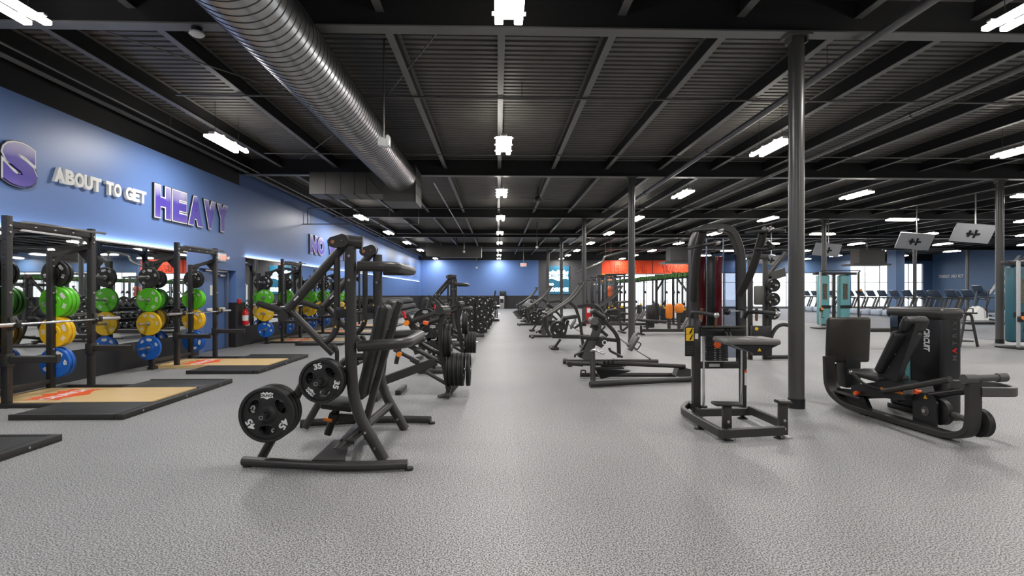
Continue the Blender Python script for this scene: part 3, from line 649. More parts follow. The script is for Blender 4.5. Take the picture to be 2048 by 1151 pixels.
# ================================================================ machine A: overhead lever press seen from its side
def lever_press():
    n, f = 4.45, 5.45
    def S(px, py): q = P(px, py, n); return (q.x, q.z)
    def at(p, y): x, z = S(*p); return V((x, y, z))
    t = thing('lever_press_machine', 'large charcoal lever press with weight plates on its near side, closest to the camera', 'weight machine', (-1.45, 4.95, 0), 'plate-loaded lever machines')
    fr = frame
    for y in (n, f):
        b = BM(); k = [F(487, 921, .045), F(560, 926, .045), F(650, 930.5, .045), F(740, 931, .045), F(815, 927.5, .045)]
        if y == f: k = [V((q.x, 2 * 4.95 - q.y, q.z)) for q in k]
        tube(b, k, .038, .3, 14); ob('base_rail', b, fr, t)
        for q in (k[0], k[-1]):
            b = BM(); cyl(b, (q.x * .985, q.y, 0), (q.x * .985, q.y, .02), .035, seg=14); ob('foot', b, rubber, t)
        b = BM(); tube(b, [at((701, 492), y), at((701, 715), y), at((708, 815), y), at((768, 919), y)], .047, .35, 18)
        for p in ((733, 862), (752, 893), (701, 512), (701, 560)): q = at(p, y); cyl(b, q - V((0, .052, 0)), q + V((0, .052, 0)), .011, seg=10, mi=1)
        ob('upright', b, [fr, steel], t)
        b = BM(); tube(b, [at((523, 915), y), at((612, 757), y), at((640, 742), y), at((690, 742), y)], .036, .08, 14); ob('front_leg', b, fr, t)
        yo = 9.9 - y
        b = BM(); q = at((733, 858), yo); e = at((668, 921), y); e.y += .04 if y == n else -.04; tube(b, [q, V((e.x, e.y, .06))], .040, 0, 14); ob('cross_tube', b, fr, t)
        # swinging lever
        sgn = -1 if y == n else 1; yl = y + .03 * (-sgn)
        b = BM(); tube(b, [at((684, 492), yl), at((572, 620), yl)], .038, 0, 14)
        tube(b, [at((672, 505), yl), at((672, 655), yl), at((661, 677), yl), at((640, 688), yl)], .027, .12, 12)
        tube(b, [at((580, 622), yl), at((638, 682), yl), at((664, 707), yl)], .031, 0, 12)
        tube(b, [at((660, 706), yl), at((664, 690), yl), at((672, 700), yl), at((671, 760), yl)], .018, .04, 10)
        cyl(b, at((568, 632), yl) - V((0, .05, 0)), at((568, 632), yl) + V((0, .05, 0)), .042, seg=16)
        lv = ob('lever_arm', b, fr, t)
        b = BM(); tube(b, [at((567, 624), yl), at((512, 606), yl)], .027, 0, 14); ob('handle_grip', b, rubber, lv)
        b = BM(); box(b, at((593, 596), yl) + V((0, -.039, 0)), (.012, .002, .05), ry(.75)); ob('sticker', b, whitep, lv, smooth=0)
        b = BM(); q = at((668, 655), yl) + V((0, -.028, 0)); slab(b, [q, q + V((.022, 0, 0)), q + V((.011, 0, .02))], (0, -.002, 0)); ob('warning_sticker', b, yellow, lv, smooth=0)
        # pivot head
        b = BM(); c0 = at((671, 485), y - .07); c1 = at((688, 482), y - .07)
        out = [c0 + V((.045 * math.cos(a), 0, .045 * math.sin(a))) for a in [PI / 2 + i * PI / 8 for i in range(9)]] + [c1 + V((.055 * math.cos(a), 0, .055 * math.sin(a))) for a in [-PI / 2 + i * PI / 8 for i in range(9)]]
        slab(b, out, (0, .05, 0)); cyl(b, c0, c0 - V((0, .008, 0)), .016, seg=12, mi=1); cyl(b, c1, c1 - V((0, .004, 0)), .006, seg=8, mi=1)
        cyl(b, c1 + V((.0, .07, 0)), c1 + V((.135 if y == n else .02, .09, -.012)), .054, seg=20)
        if y == n: cyl(b, c1 + V((.13, .089, -.011)), c1 + V((.15, .092, -.013)), .058, seg=20)
        ob('pivot_head', b, [fr, bronze], t)
        b = BM(); box(b, at((686, 624), y), (.10, .07, .09), None, .008); q = at((690, 617), y) + V((0, -.036, 0)); slab(b, [q, q + V((.025, 0, 0)), q + V((.0125, 0, .022))], (0, -.002, 0), 1); ob('lever_stop', b, [black, yellow], t)
        # weight horns
        for p, r in (((552, 819), .10), ((652, 757), .07)):
            b = BM(); q = at(p, y); s = -1 if y == n else 1; cyl(b, q + V((0, s * -.04, 0)), q + V((0, s * (r + .17), 0)), .024, seg=16); cyl(b, q + V((0, s * (r + .17), 0)), q + V((0, s * (r + .178), 0)), .030, seg=20); lathe(b, [(.011, 0), (.016, 0), (.016, .006), (.011, .006)], q + V((0, s * (r + .178), 0)), (0, s, 0), 16, 1, True); ob('weight_horn', b, [rubber, steel], t)
    for p, z_, r, xe in (((716, 532), 0, .043, (790, 533)), ((716, 692), 0, .046, (812, 686))):
        b = BM(); a0 = at(p, n); a1 = at(xe, n); a2 = V((a1.x, f, a1.z)); a3 = V((a0.x, f, a0.z)); tube(b, [a0, a1, a2, a3], r, .16, 16); ob('frame_loop', b, fr, t)
    ym = 4.95
    def M_(px, py): return P(px, py, ym)
    a, c = M_(783, 612), M_(737, 796); d = (c - a); L = d.length; ang = math.atan2(-d.x, -d.z); R = ry(ang)
    b = BM(); pad(b, (a + c) / 2 + R @ V((-.055, 0, 0)), (.085, .32, L), R, .035); ob('backrest', b, vinyl, t)
    b = BM(); q0, q1 = M_(800, 603), M_(731, 843); bar(b, q0, q1, .09, .055, 0, (1, 0, 0)); ob('backrest_post', b, fr, t)
    b = BM(); q0, q1 = M_(731, 836), M_(668, 833); bar(b, q0, q1, .06, .07); bar(b, q0, V((q0.x + .03, ym, .05)), .07, .07); ob('seat_support', b, fr, t)
    b = BM(); pad(b, M_(682, 806), (.30, .33, .075), ry(.12), .03); ob('seat', b, vinyl, t)
    b = BM(); cyl(b, M_(674, 815), M_(655, 868), .034, seg=14); box(b, M_(668, 834), (.09, .09, .09), ry(.3), .01); ob('seat_post', b, black, t)
    b = BM(); bar(b, M_(652, 834) + V((0, -.06, 0)), M_(668, 838) + V((0, -.06, 0)), .03, .025); ob('seat_lever', b, orange, t)
    b = BM(); slab(b, [F(624, 920, .085), F(668, 880, .085), F(700, 880, .085), F(690, 921, .085)], (0, 0, .006)); slab(b, [F(680, 885, .1), F(712, 850, .1), F(728, 858, .12), F(708, 888, .1)], (0, 0, .03)); ob('floor_plate', b, fr, t)
    return t
lpA = lever_press()
lp2 = dup(lpA, (-1.42, 14.6, 0), None, 'charcoal lever press standing well behind the nearest one along the aisle, before the dumbbell rack')
def stack_y(kind, p, y, n, th, labs, grp):       # plates on a horn towards the camera
    for i in range(n): place_plate(kind, P(p[0], p[1], 4.45) * 0 + V((P(p[0], p[1], 4.45).x, y - i * th, P(p[0], p[1], 4.45).z)), (0, [0, .7, -.5][i % 3] if i < n - 1 else (0 if kind == '45' else 3.93), 0), labs[i], grp)
stack_y('45', (552, 819), 4.43, 3, .058, ['rearmost black 45 plate on the low horn of the nearest press', 'black 45 plate in the middle of the low horn stack of the nearest press', 'black 45 plate facing the camera on the low horn of the nearest press'], 'plates on the nearest press')
stack_y('35', (652, 757), 4.43, 2, .058, ['black 35 plate behind the front one on the upper horn of the nearest press', 'black 35 plate facing the camera on the upper horn of the nearest press'], 'plates on the nearest press')

# ================================================================ machine behind it: plate-loaded seated machine with a curved plate mast at its aisle end
def mast_machine():
    Y = 7.2
    t = thing('plate_loaded_machine', 'charcoal machine with a curved mast of plates, just behind the nearest press', 'weight machine', (-1.2, Y, 0))
    def m(px, py, dy=0): q = P(px, py, Y); q.y += dy; return q
    for s in (0,):
        b = BM(); tube(b, [m(888, 622), m(880, 652), m(884, 706), m(898, 779)], 0, .2, prof=(.075, .06)); ob('mast', b, frame, t)
    b = BM(); tube(b, [m(878, 791, -.1) * 1, m(897, 787, -.05), m(909, 776, .25)], 0, .05, prof=(.09, .035)); q = m(878, 791, -.1)
    for v in b.verts: v.co.z = max(.004, v.co.z - .0)
    ob('foot', b, frame, t)
    b = BM(); c = m(889, 620); cyl(b, c + V((-.06, -.1, 0)), c + V((.02, .12, 0)), .062, seg=22); ob('pivot_head', b, frame, t)
    b = BM(); tube(b, [m(826, 641, -.05), m(882, 622, -.05)], .036, 0, 14); tube(b, [m(836, 653, .25), m(884, 636, .2)], .03, 0, 12); ob('lever_arm', b, frame, t)
    b = BM(); box(b, m(852, 645, -.02), (.07, .09, .05), ry(.3), .01); ob('hand_grip_marker', b, orangel, t)
    b = BM(); bar(b, m(745, 769), m(872, 722), .075, .115); ob('main_beam', b, frame, t)
    b = BM(); tube(b, [m(815, 689), m(886, 726)], .032, 0, 12); tube(b, [m(830, 684, .15), m(884, 712, .1)], .03, 0, 12); ob('brace_tube', b, frame, t)
    b = BM(); tube(b, [m(838, 735), m(893, 767)], .026, 0, 12); ob('lower_brace', b, frame, t)
    b = BM(); tube(b, [m(788, 698), m(832, 721)], .026, 0, 10); box(b, m(830, 721), (.12, .08, .07), ry(.5), .01); ob('link_arm', b, frame, t)
    b = BM(); cyl(b, m(800, 707, -.08), m(800, 707, -.03), .034, seg=18); ob('adjustment_knob', b, orange, t)
    b = BM(); bar(b, m(812, 630), m(846, 684), .06, .09); slab(b, [m(832, 664, -.06), m(846, 684, -.06), m(824, 693, -.06)], (0, .12, 0)); ob('seat_tower', b, frame, t)
    b = BM(); cyl(b, m(815.5, 645, -.12), m(815.5, 645, -.05), .036, seg=18); ob('adjustment_knob', b, orange, t)
    b = BM(); tube(b, [m(808, 622, -.05), m(812, 636, -.05)], .02, 0, 10); ob('release_lever', b, redp, t)
    b = BM(); pad(b, m(802, 666, .05), (.28, .34, .07), ry(-.05), .03); ob('seat', b, vinyl, t)
    b = BM(); pad(b, m(772, 630, .1), (.10, .34, .42), ry(.3), .03); ob('backrest', b, vinyl, t)
    b = BM(); tube(b, [m(772, 660, .1), m(760, 766, .1)], .04, 0, 12); tube(b, [m(800, 690), m(792, 727)], .03, 0, 10); ob('seat_post', b, frame, t)
    b = BM(); box(b, V((m(760, 768).x, Y, .04)), (.09, .75, .08), None, .012); box(b, V((m(793, 731).x, Y + .35, .03)), (.08, .5, .06), None, .012); ob('base_rail', b, frame, t)
    b = BM(); box(b, V((m(897, 779).x, Y + .0, .05)), (.07, .5, .06), None, .012); ob('base_rail', b, frame, t)
    for z in (m(900, 738).z, m(900, 680).z):
        b = BM(); x = m(884, 700).x; cyl(b, (x, Y, z), (x + (.39 if z < .6 else .2), Y, z), .024, seg=14); ob('weight_horn', b, steel, t)
    return t
mm = mast_machine()
def mast_plates(dy, who):
    x = P(890, 740, 7.2).x
    for i in range(4): place_plate('45', (x + .03 + .058 * i, 7.2 + dy, P(900, 738, 7.2).z), PI / 2, '%s black plate on the lower horn of the mast machine %s' % (ORD[i], who), 'plates on the mast machines')
    for i in range(2): place_plate('45', (x - .02 + .058 * i, 7.2 + dy, P(900, 680, 7.2).z), PI / 2, '%s black plate on the upper horn of the mast machine %s' % (ORD[i], who), 'plates on the mast machines')
mast_plates(0, 'behind the nearest press')
place_plate('45', (P(890, 740, 7.2).x + .29, 7.2, P(900, 738, 7.2).z), PI / 2, 'outermost black plate on the lower horn of the nearest mast machine', 'plates on the mast machines')
mm2 = dup(mm, (-1.25, 11.1, 0), None, 'charcoal plate-loaded machine partly hidden between the mast machine and the farther lever press')
mast_plates(3.9, 'before the farther press')
for i, (px, py, Y) in enumerate(((866, 670, 9.3), (868, 694, 9.3), (851, 640, 9.6))): place_plate('45', P(px, py, Y), 0, 'black plate with white marks facing the camera, %s in the cluster left of the mast' % ORD[i], 'plates facing the aisle')
b = BM(); q = P(866, 670, 9.3); tube(b, [V((q.x, 9.45, 0)), V((q.x, 9.36, 1.0))], .03, 0, 10); box(b, (q.x, 9.45, .03), (.5, .5, .06), None, .01)
for z in (P(866, 670, 9.3).z, P(868, 694, 9.3).z): cyl(b, (q.x, 9.4, z), (q.x, 9.18, z), .024, seg=12)
q2 = P(851, 640, 9.6); tube(b, [V((q.x, 9.4, .8)), V((q2.x, 9.66, q2.z))], .026, 0, 10); cyl(b, (q2.x, 9.7, q2.z), (q2.x, 9.5, q2.z), .024, seg=12)
solo('plate_stand', b, frame, 'short charcoal plate stand hidden behind the mast machine', 'plate stand')

# ================================================================ power racks along the mirror wall
def power_rack():
    t = thing('power_rack', '', 'power rack', (0, 0, 0), 'power racks along the mirror wall')
    H = .038
    def upright(x, y, h, nm):
        b = BM(); bx2(b, (x - H, y - H, .0), (x + H, y + H, h), .004)
        z = .25
        while z < h - .08:
            box(b, (x + H, y, z), (.003, .016, .016), None, 0, 1); box(b, (x, y - H, z), (.016, .003, .016), None, 0, 1); z += .062
        for z in (h - .12, h - .2, .6, 1.0, 1.4):
            for c, a in (((x + H, y, z), V((1, 0, 0))),): lathe(b, [(.016, 0), (.014, .008), (0, .011)], c, a, 10, 2)
        bx2(b, (x - .06, y - .06, 0), (x + .06, y + .06, .012)); ob(nm, b, [rackm, black, steel], t)
    RY = lambda y: -.84 if y < 0 else .39
    for y in (-.67, .67): upright(0, y, 2.34, 'front_upright'); upright(-.35, RY(y), 1.98, 'rear_upright')
    b = BM(); bx2(b, (-.03, -.63, 2.20), (.03, .63, 2.28), .004)
    for y, s in ((-.63, 1), (.63, -1)): slab(b, [(0, y, 2.21), (0, y + s * .18, 2.21), (0, y + s * .06, 2.14), (0, y, 2.02)], (.008, 0, 0))
    for y in (-.3, 0, .3): box(b, (.031, y, 2.24), (.003, .03, .014), None, 0, 1)
    ob('crossbeam', b, [rackm, steel], t)
    b = BM(); tube(b, [(.02, -.5, 2.285), (.03, -.25, 2.292), (.08, .0, 2.285), (.04, .4, 2.292), (.14, .76, 2.28)], .017, .15, 10); ob('pull_up_bar', b, steel, t)
    for y in (-.67, .67):
        b = BM(); bar(b, (-.02, y, 2.08), (-.34, RY(y) + .01, 1.93), .06, .07); slab(b, [(-.33, RY(y), 1.9), (-.33, RY(y), 1.72), (-.2, RY(y) + .07, 1.96)], (0, .006, 0)); slab(b, [(-.04, y - .03, 2.05), (-.04, y - .03, 1.85), (-.2, y - .03, 2.02)], (0, .006, 0)); ob('side_beam', b, rackm, t)
        b = BM(); bx2(b, (-.42, y - .04, 0), (.62, y + .04, .05), .004); bx2(b, (-.40, RY(y) - .05, 0), (-.30, y - .04, .05), .004); ob('base_rail', b, rackm, t)
        b = BM(); bar(b, (.02, y, .58), (.62, y, .585), .05, .075); bx2(b, (-.05, y - .055, .50), (.05, y + .055, .66), .004); box(b, (.61, y, .62), (.02, .06, .05)); box(b, (.3, y, .626), (.55, .03, .012), None, 0, 1); ob('spotter_arm', b, [rackm, steel], t)
        b = BM(); box(b, (.055, y, 1.02), (.035, .07, .16), None, .004); box(b, (.1, y, .985), (.09, .06, .02), None, .004); box(b, (.14, y, 1.02), (.02, .06, .08), None, .004); ob('bar_hook', b, black, t)
        s = 1 if y > 0 else -1
        for z in (.40, .84, 1.27, 1.68):
            b = BM(); cyl(b, (-.35, RY(y) + s * .03, z), (-.35, RY(y) + s * .36, z), .024, seg=12); ob('plate_peg', b, steel, t)
    b = BM(); bx2(b, (-.38, -.80, .12), (-.32, .35, .18), .004); ob('rear_crossbeam', b, rackm, t)
    return t
RX = -5.98
RK = [7.30, 10.73, 15.58, 19.0, 22.45]; RN = ['nearest the camera', 'beside the fire door', 'first beyond the fire door', 'second beyond the fire door', 'farthest along the wall']
RS = ['nearest rack', 'rack beside the door', 'first rack past the door', 'second rack past the door', 'farthest rack']
for i, y in enumerate(RK):
    o = power_rack() if i == 0 else dup(r0, (0, 0, 0))
    if i == 0: r0 = o
    o.location = (RX, y, 0); o['label'] = 'black steel power rack %s' % RN[i]
    for side, s in (('far', 1), ('near', -1)):
        for col, z, n in (('blue', .40, 2 if s > 0 else 1), ('yellow', .84, 2), ('green', 1.27, 2 if i else 3), ('black', 1.68, 2)):
            if i == 1 and s < 0 and col != 'blue': n = 1
            for k in range(n):
                yy = y + (-.885 - .074 * k if s < 0 else .435 + .074 * k + .07)
                o2 = place_plate(col, (RX - .35, yy, z), (0, random.uniform(-1, 1), 0), '%s %s bumper plate on the %s post of the %s' % (ORD[k], col, side, RS[i]), '%s bumper plates on the racks' % col)
                if col == 'black': o2.scale = (.85, 1, .85)
def platform():
    t = thing('lifting_platform', '', 'lifting platform', (0, 0, 0), 'lifting platforms before the racks')
    h = .055
    b = BM(); bx2(b, (0, 0, 0), (1.10, .70, h), .004); ob('rubber_mat', b, rubber, t)
    b = BM(); bx2(b, (0, 1.76, 0), (1.10, 2.42, h), .004); ob('rubber_mat', b, rubber, t)
    b = BM(); bx2(b, (-1.02, .705, 0), (1.04, 1.755, h), 0); ob('wood_inset', b, wood, t)
    b = BM(); bx2(b, (1.105, -.05, 0), (1.20, 2.47, h + .008), .006); bx2(b, (0, -.05, 0), (1.10, -.003, h + .008), .004); bx2(b, (0, 2.423, 0), (1.10, 2.47, h + .008), .004)
    for y in (.3, 1.2, 2.1): cyl(b, (1.20, y, .035), (1.204, y, .035), .012, seg=10, mi=1)
    ob('edge_frame', b, [rackm, steel], t)
    b = BM(); o = V((-.35, 1.23, h + .0005)); burst(b, o, (0, 1, 0), (-1, 0, 0), .80, .62, .001); em = ob('emblem', b, orangel, t, 'orange burst emblem printed on the boards', smooth=0)
    b = BM(); text(b, 'CRUNCH', o + V((.07, 0, .0012)), (0, 1, 0), (-1, 0, 0), .21, .0004, .006, .85); ob('emblem_lettering', b, whitep, em, smooth=0)
    return t
PN = ['cut off by the left edge of the photo', 'before the nearest power rack', 'before the rack beside the fire door', 'before the first rack beyond the fire door', 'before the second rack beyond the fire door', 'before the farthest rack']
for i, y in enumerate([3.93, 7.16, 10.47, 15.4, 18.85, 22.3]):
    o = platform() if i == 0 else dup(p0, (0, 0, 0))
    if i == 0: p0 = o
    o.location = (-5.36, y - 1.16, 0); o.scale = (1.03, .96, 1); o['label'] = 'black rubber and maple lifting platform %s' % PN[i]
b0 = None
for i, y in enumerate(RK[:4]):
    if b0 is None:
        b0 = t = thing('barbell', '', 'barbell', (0, 0, 0), 'barbells on the racks')
        b = BM(); cyl(b, (0, -.66, 0), (0, .66, 0), .014, seg=12); ob('shaft', b, chrome, t)
        for s in (-1, 1):
            b = BM(); cyl(b, (0, s * .66, 0), (0, s * 1.1, 0), .025, seg=16); cyl(b, (0, s * .655, 0), (0, s * .685, 0), .037, seg=16); ob('sleeve', b, steel, t)
        o = t
    else: o = dup(b0, (0, 0, 0))
    o.location = (RX + .10, y + .0, 1.012); o['label'] = 'steel barbell resting on the hooks of the rack %s' % RN[i]

# ================================================================ assisted dip and chin machine, facing the camera
def dip_machine():
    Y0, T = 5.9, 6.25
    t = thing('assisted_dip_machine', 'black assisted dip and chin machine with dark red shroud standing before the nearest column', 'weight machine', (2.45, 5.6, 0))
    fr = frame
    b = BM(); z = .085
    tube(b, [F(1398, 824, z), F(1378, 806, z), F(1363, 820, z), F(1400, 842, z), F(1443, 866, z), F(1456, 866, z)], 0, .12, prof=(.05, .085)); ob('base_rail', b, fr, t)
    b = BM(); bar(b, F(1452, 866, z), F(1567, 860, z), .05, .085); ob('front_rail', b, fr, t)
    b = BM(); tube(b, [F(1562, 846, z + .02), F(1499, 819, z + .02)], 0, 0, prof=(.05, .085)); ob('base_rail', b, fr, t)
    b = BM(); bar(b, F(1392, 824, z), F(1500, 822, z), .05, .085); ob('rear_rail', b, fr, t)
    feet = [F(1456, 879), F(1559, 875), F(1399, 857), F(1485, 836), F(1396, 832)]
    for q in feet:
        b = BM(); lathe(b, [(.055, 0), (.055, .008), (.03, .02), (.018, .03), (.018, .06)], (q.x, q.y, 0), (0, 0, 1), 18); ob('foot', b, black, t)
    xl, xr = P(1392, 700, Y0).x, P(1485, 700, Y0).x
    b = BM(); bx2(b, (xl - .04, Y0 - .04, .045), (xl + .04, Y0 + .04, 1.10), .006); ob('upright', b, fr, t)
    b = BM(); bx2(b, (xr - .03, Y0 - .03, .045), (xr + .035, Y0 + .03, 1.12), .006); ob('upright', b, fr, t)
    b = BM(); bx2(b, (xr + .008, Y0 - .033, P(0, 776, Y0).z), (xr + .036, Y0 - .0305, P(0, 750, Y0).z)); bx2(b, (xr + .008, Y0 - .033, P(0, 750, Y0).z), (xr + .036, Y0 - .0305, P(0, 745, Y0).z), 0, 1); ob('height_marker', b, [whitep, orangel], t, smooth=0)
    for x in (xl + .068, xr - .035):
        b = BM(); cyl(b, (x, Y0 - .05, .12), (x, Y0 - .05, .93), .013, seg=12); ob('guide_rod', b, chrome, t)
    b = BM(); bx2(b, (xl + .04, Y0 - .06, .08), (xl + .11, Y0 + .02, .14), .008); ob('rod_clamp', b, black, t)
    # knee platform
    b = BM(); tl, tr = P(1437, 680, 5.45), P(1541, 680, 5.45); pad(b, ((tl.x + tr.x) / 2, 5.43, .905), (tr.x - tl.x, .42, .062), rz(-.06), .028); ob('knee_pad', b, vinylg, t)
    b = BM(); cx = (tl.x + tr.x) / 2; slab(b, [(cx - .2, 5.24, .872), (cx + .24, 5.24, .872), (cx + .08, 5.24, .80), (cx - .02, 5.24, .80)], (0, .38, 0)); ob('platform_bracket', b, black, t)
    b = BM(); q = V((cx + .03, 5.236, .815)); slab(b, [q, q + V((.04, 0, 0)), q + V((.02, 0, .034))], (0, -.002, 0)); ob('warning_sticker', b, yellow, t, smooth=0)
    b = BM(); tube(b, [P(1450, 657, Y0 - .05), P(1455, 671, 5.65)], .011, 0, 8); tube(b, [P(1458, 657, Y0 - .05), P(1462, 671, 5.65)], .011, 0, 8); ob('link_rod', b, chrome, t)
    b = BM(); a = P(1399, 668, Y0 - .02); c = P(1486, 654, Y0 - .02); bx2(b, (a.x, Y0 - .07, a.z - .02), (c.x, Y0 + .04, c.z), .012); ob('cross_housing', b, black, t)
    b = BM(); bar(b, V((a.x, Y0 - .08, c.z + .01)), V((c.x, Y0 - .08, c.z + .01)), .05, .02); ob('housing_lip', b, frame2, t)
    # steps
    for (px, py, y, wd, l) in ((1454, 807, 5.03, .27, 'dark foot step'), (1566, 803, 5.06, .125, 'step with bright ribbed top')):
        q = P(px, py, y); b = BM(); bx2(b, (q.x - .04, y - .03, .03), (q.x + .035, y + .03, q.z - .01), .005); cyl(b, (q.x, y - .031, .09), (q.x, y - .036, .09), .014, seg=10, mi=1); cyl(b, (q.x, y - .031, .17), (q.x, y - .036, .17), .014, seg=10, mi=1); bx2(b, (q.x - .06, y - .06, 0), (q.x + .06, y + .05, .012), 0, 1); ob('step_post', b, [fr, steel], t)
        b = BM(); pad(b, (q.x, y, q.z), (wd, .13, .03), ry(.03), .013)
        if wd < .2:
            for k in range(4): bx2(b, (q.x - .05 + k * .028, y - .05, q.z + .014), (q.x - .036 + k * .028, y + .05, q.z + .02), 0, 1)
        ob('foot_step', b, [rubber, steel], t, l)
    # tower: arch, shrouds, stack
    b = BM(); tube(b, [P(1388, 700, T), P(1387, 560, T), P(1386, 482, T), P(1402, 456, T), P(1433, 454, T), P(1463, 459, T), P(1481, 502, T), P(1482, 600, T), P(1483, 735, T)], 0, .34, prof=(.09, .12), up=(0, 1, 0)); ob('arch_frame', b, fr, t)
    b = BM(); x0, x1 = P(1396, 600, T).x, P(1446, 600, T).x; zt, zb = P(0, 509, T).z, P(0, 668, T).z
    bx2(b, (x0, T + .02, zb), (x1, T + .06, zt), .008); ob('rear_shroud', b, redd, t)
    b = BM(); bx2(b, (P(1412, 0, T).x, T - .01, zb), (P(1431, 0, T).x, T + .019, zt), .006); ob('centre_shroud', b, black, t)
    b = BM(); bx2(b, (x1 + .005, T + .01, zb - .3), (P(1477, 0, T).x, T + .018, zt + .02)); ob('clear_shroud', b, smoke, t, 'smoke-tinted clear panel', smooth=0)
    for px in (1410, 1444):
        b = BM(); x = P(px, 0, T).x; cyl(b, (x, T - .04, .56), (x, T - .04, P(0, 474, T).z), .0095, seg=10); ob('guide_rod', b, chrome, t)
    b = BM(); x = P(1427, 0, T).x; cyl(b, (x, T - .03, .9), (x, T - .03, P(0, 470, T).z), .005, seg=8); ob('cable', b, black, t)
    b = BM(); xs0, xs1 = P(1407, 0, T).x, P(1450, 0, T).x; n = 12; z0, z1 = .60, .93; h = (z1 - z0) / n
    for k in range(n): bx2(b, (xs0, T - .09, z0 + k * h), (xs1, T + .0, z0 + (k + 1) * h - .005), .003)
    for k in range(n):
        for px in (1424, 1434): x = P(px, 0, T).x; bx2(b, (x - .012, T - .093, z0 + k * h + .007), (x + .012, T - .09, z0 + k * h + .018), 0, 1)
    ob('weight_stack', b, [black, steel], t)
    b = BM(); q = P(1434, 689, T - .1); lathe(b, [(.0, -.03), (.03, -.025), (.038, -.01), (.038, .02), (0, .022)], q, (0, -1, 0), 18); ob('selector_pin', b, orangel, t)
    b = BM(); bx2(b, (P(1387, 0, T).x, T - .05, P(0, 741, T).z), (P(1487, 0, T).x, T + .05, P(0, 727, T).z), .006); bx2(b, (P(1415, 0, T).x, T - .053, P(0, 737, T).z), (P(1436, 0, T).x, T - .0505, P(0, 731, T).z), 0, 1); ob('tower_foot_beam', b, [fr, whitep], t)
    # chin-up arms and grips
    A = [P(1387, 600, 6.15), P(1392, 515, 5.9), P(1405, 463, 5.65)]; B = [P(1480, 588, 6.15), P(1502, 548, 5.95), P(1526, 466, 5.65)]
    for k, pts in enumerate((A, B)):
        b = BM(); tube(b, pts, .043, .25, 16); cyl(b, pts[-1], pts[-1] + V((0, 0, .03)), .03, seg=12); ob('chin_up_arm', b, fr, t)
    for k, pts in enumerate(([P(1374, 464, 5.45), P(1386, 460, 5.6), P(1432, 458, 5.68)], [P(1372, 497, 5.5), P(1392, 492, 5.7), P(1432, 485, 5.85)], [P(1490, 466, 5.7), P(1527, 461, 5.6), P(1571, 461, 5.45)], [P(1510, 497, 5.75), P(1537, 498, 5.65), P(1548, 494, 5.55), P(1534, 484, 5.75)])):
        b = BM(); tube(b, pts, .02, .08, 12); ob('hand_grip', b, rubber, t)
    for q in (P(1440, 460, 5.66), P(1434, 485, 5.85), P(1531, 459, 5.6), P(1541, 459, 5.56), P(1533, 484, 5.75)):
        b = BM(); lathe(b, [(0, -.035), (.026, -.03), (.032, 0), (.026, .03), (0, .035)], q, (1, 0, .1), 16); ob('grip_joint', b, steel, t)
    # dip handles
    b = BM(); tube(b, [P(1383, 632, Y0), P(1384, 624, 5.82), P(1402, 625, 5.7), P(1432, 630, 5.5)], .021, .05, 12); ob('dip_handle', b, rubber, t)
    b = BM(); tube(b, [P(1488, 640, Y0), P(1493, 624, 5.85), P(1514, 623, 5.7), P(1552, 627, 5.5)], .021, .05, 12); ob('dip_handle', b, rubber, t)
    for q in (P(1433, 630, 5.5), P(1555, 627, 5.5)): ob('handle_end', ball(BM(), q, .03), steel, t)
    for a_, c_ in ((P(1433, 632, 5.5), P(1431, 652, 5.75)), (P(1403, 617, 5.72), P(1403, 637, 5.78)), (P(1513, 617, 5.7), P(1513, 640, 5.78))):
        b = BM(); tube(b, [a_, c_], .015, 0, 10); ob('handle_joint', b, bronze, t)
    for px in (1401, 1483):
        q = P(px, 620, Y0); b = BM(); cyl(b, q, q + V((0, 0, -.13)), .018, seg=12); cyl(b, q, q + V((0, 0, .02)), .045, seg=16, mi=1); ob('pivot_post', b, [steel, black], t)
    b = BM(); q = P(1454, 623, T - .1); ball(b, q, .04); tube(b, [q, q + V((.17, .02, .01))], .008, 0, 8, mi=1); ob('cable_stop', b, [black, steel], t)
    # instruction placard
    a_, c_ = P(1370, 712, 5.86), P(1388, 652, 5.86); b = BM(); bx2(b, (a_.x, 5.85, a_.z), (c_.x, 5.87, c_.z), .006)
    w_, h_ = c_.x - a_.x, c_.z - a_.z
    for k, zz in enumerate((.80, .58)):
        bx2(b, (a_.x + .008, 5.846, a_.z + h_ * zz - .02), (c_.x - .008, 5.8495, a_.z + h_ * (zz + .15)), 0, 1)
        slab(b, [(a_.x + w_ * .4, 5.845, a_.z + h_ * zz - .01), (a_.x + w_ * .6, 5.845, a_.z + h_ * zz - .01), (a_.x + w_ * .85, 5.845, a_.z + h_ * (zz + .13)), (a_.x + w_ * .7, 5.845, a_.z + h_ * (zz + .13))], (0, -.001, 0))
    for k in range(5): bx2(b, (a_.x + .01, 5.848, a_.z + .03 + k * .02), (c_.x - .012, 5.8495, a_.z + .035 + k * .02), 0, 2)
    ob('instruction_placard', b, [black, yellow, frame2], t, smooth=0)
    b = BM(); q = P(1393, 672, Y0 - .041); bx2(b, q - V((.018, .002, .03)), q + V((.018, 0, .03))); ob('serial_sticker', b, whitep, t, smooth=0)
dip_machine()

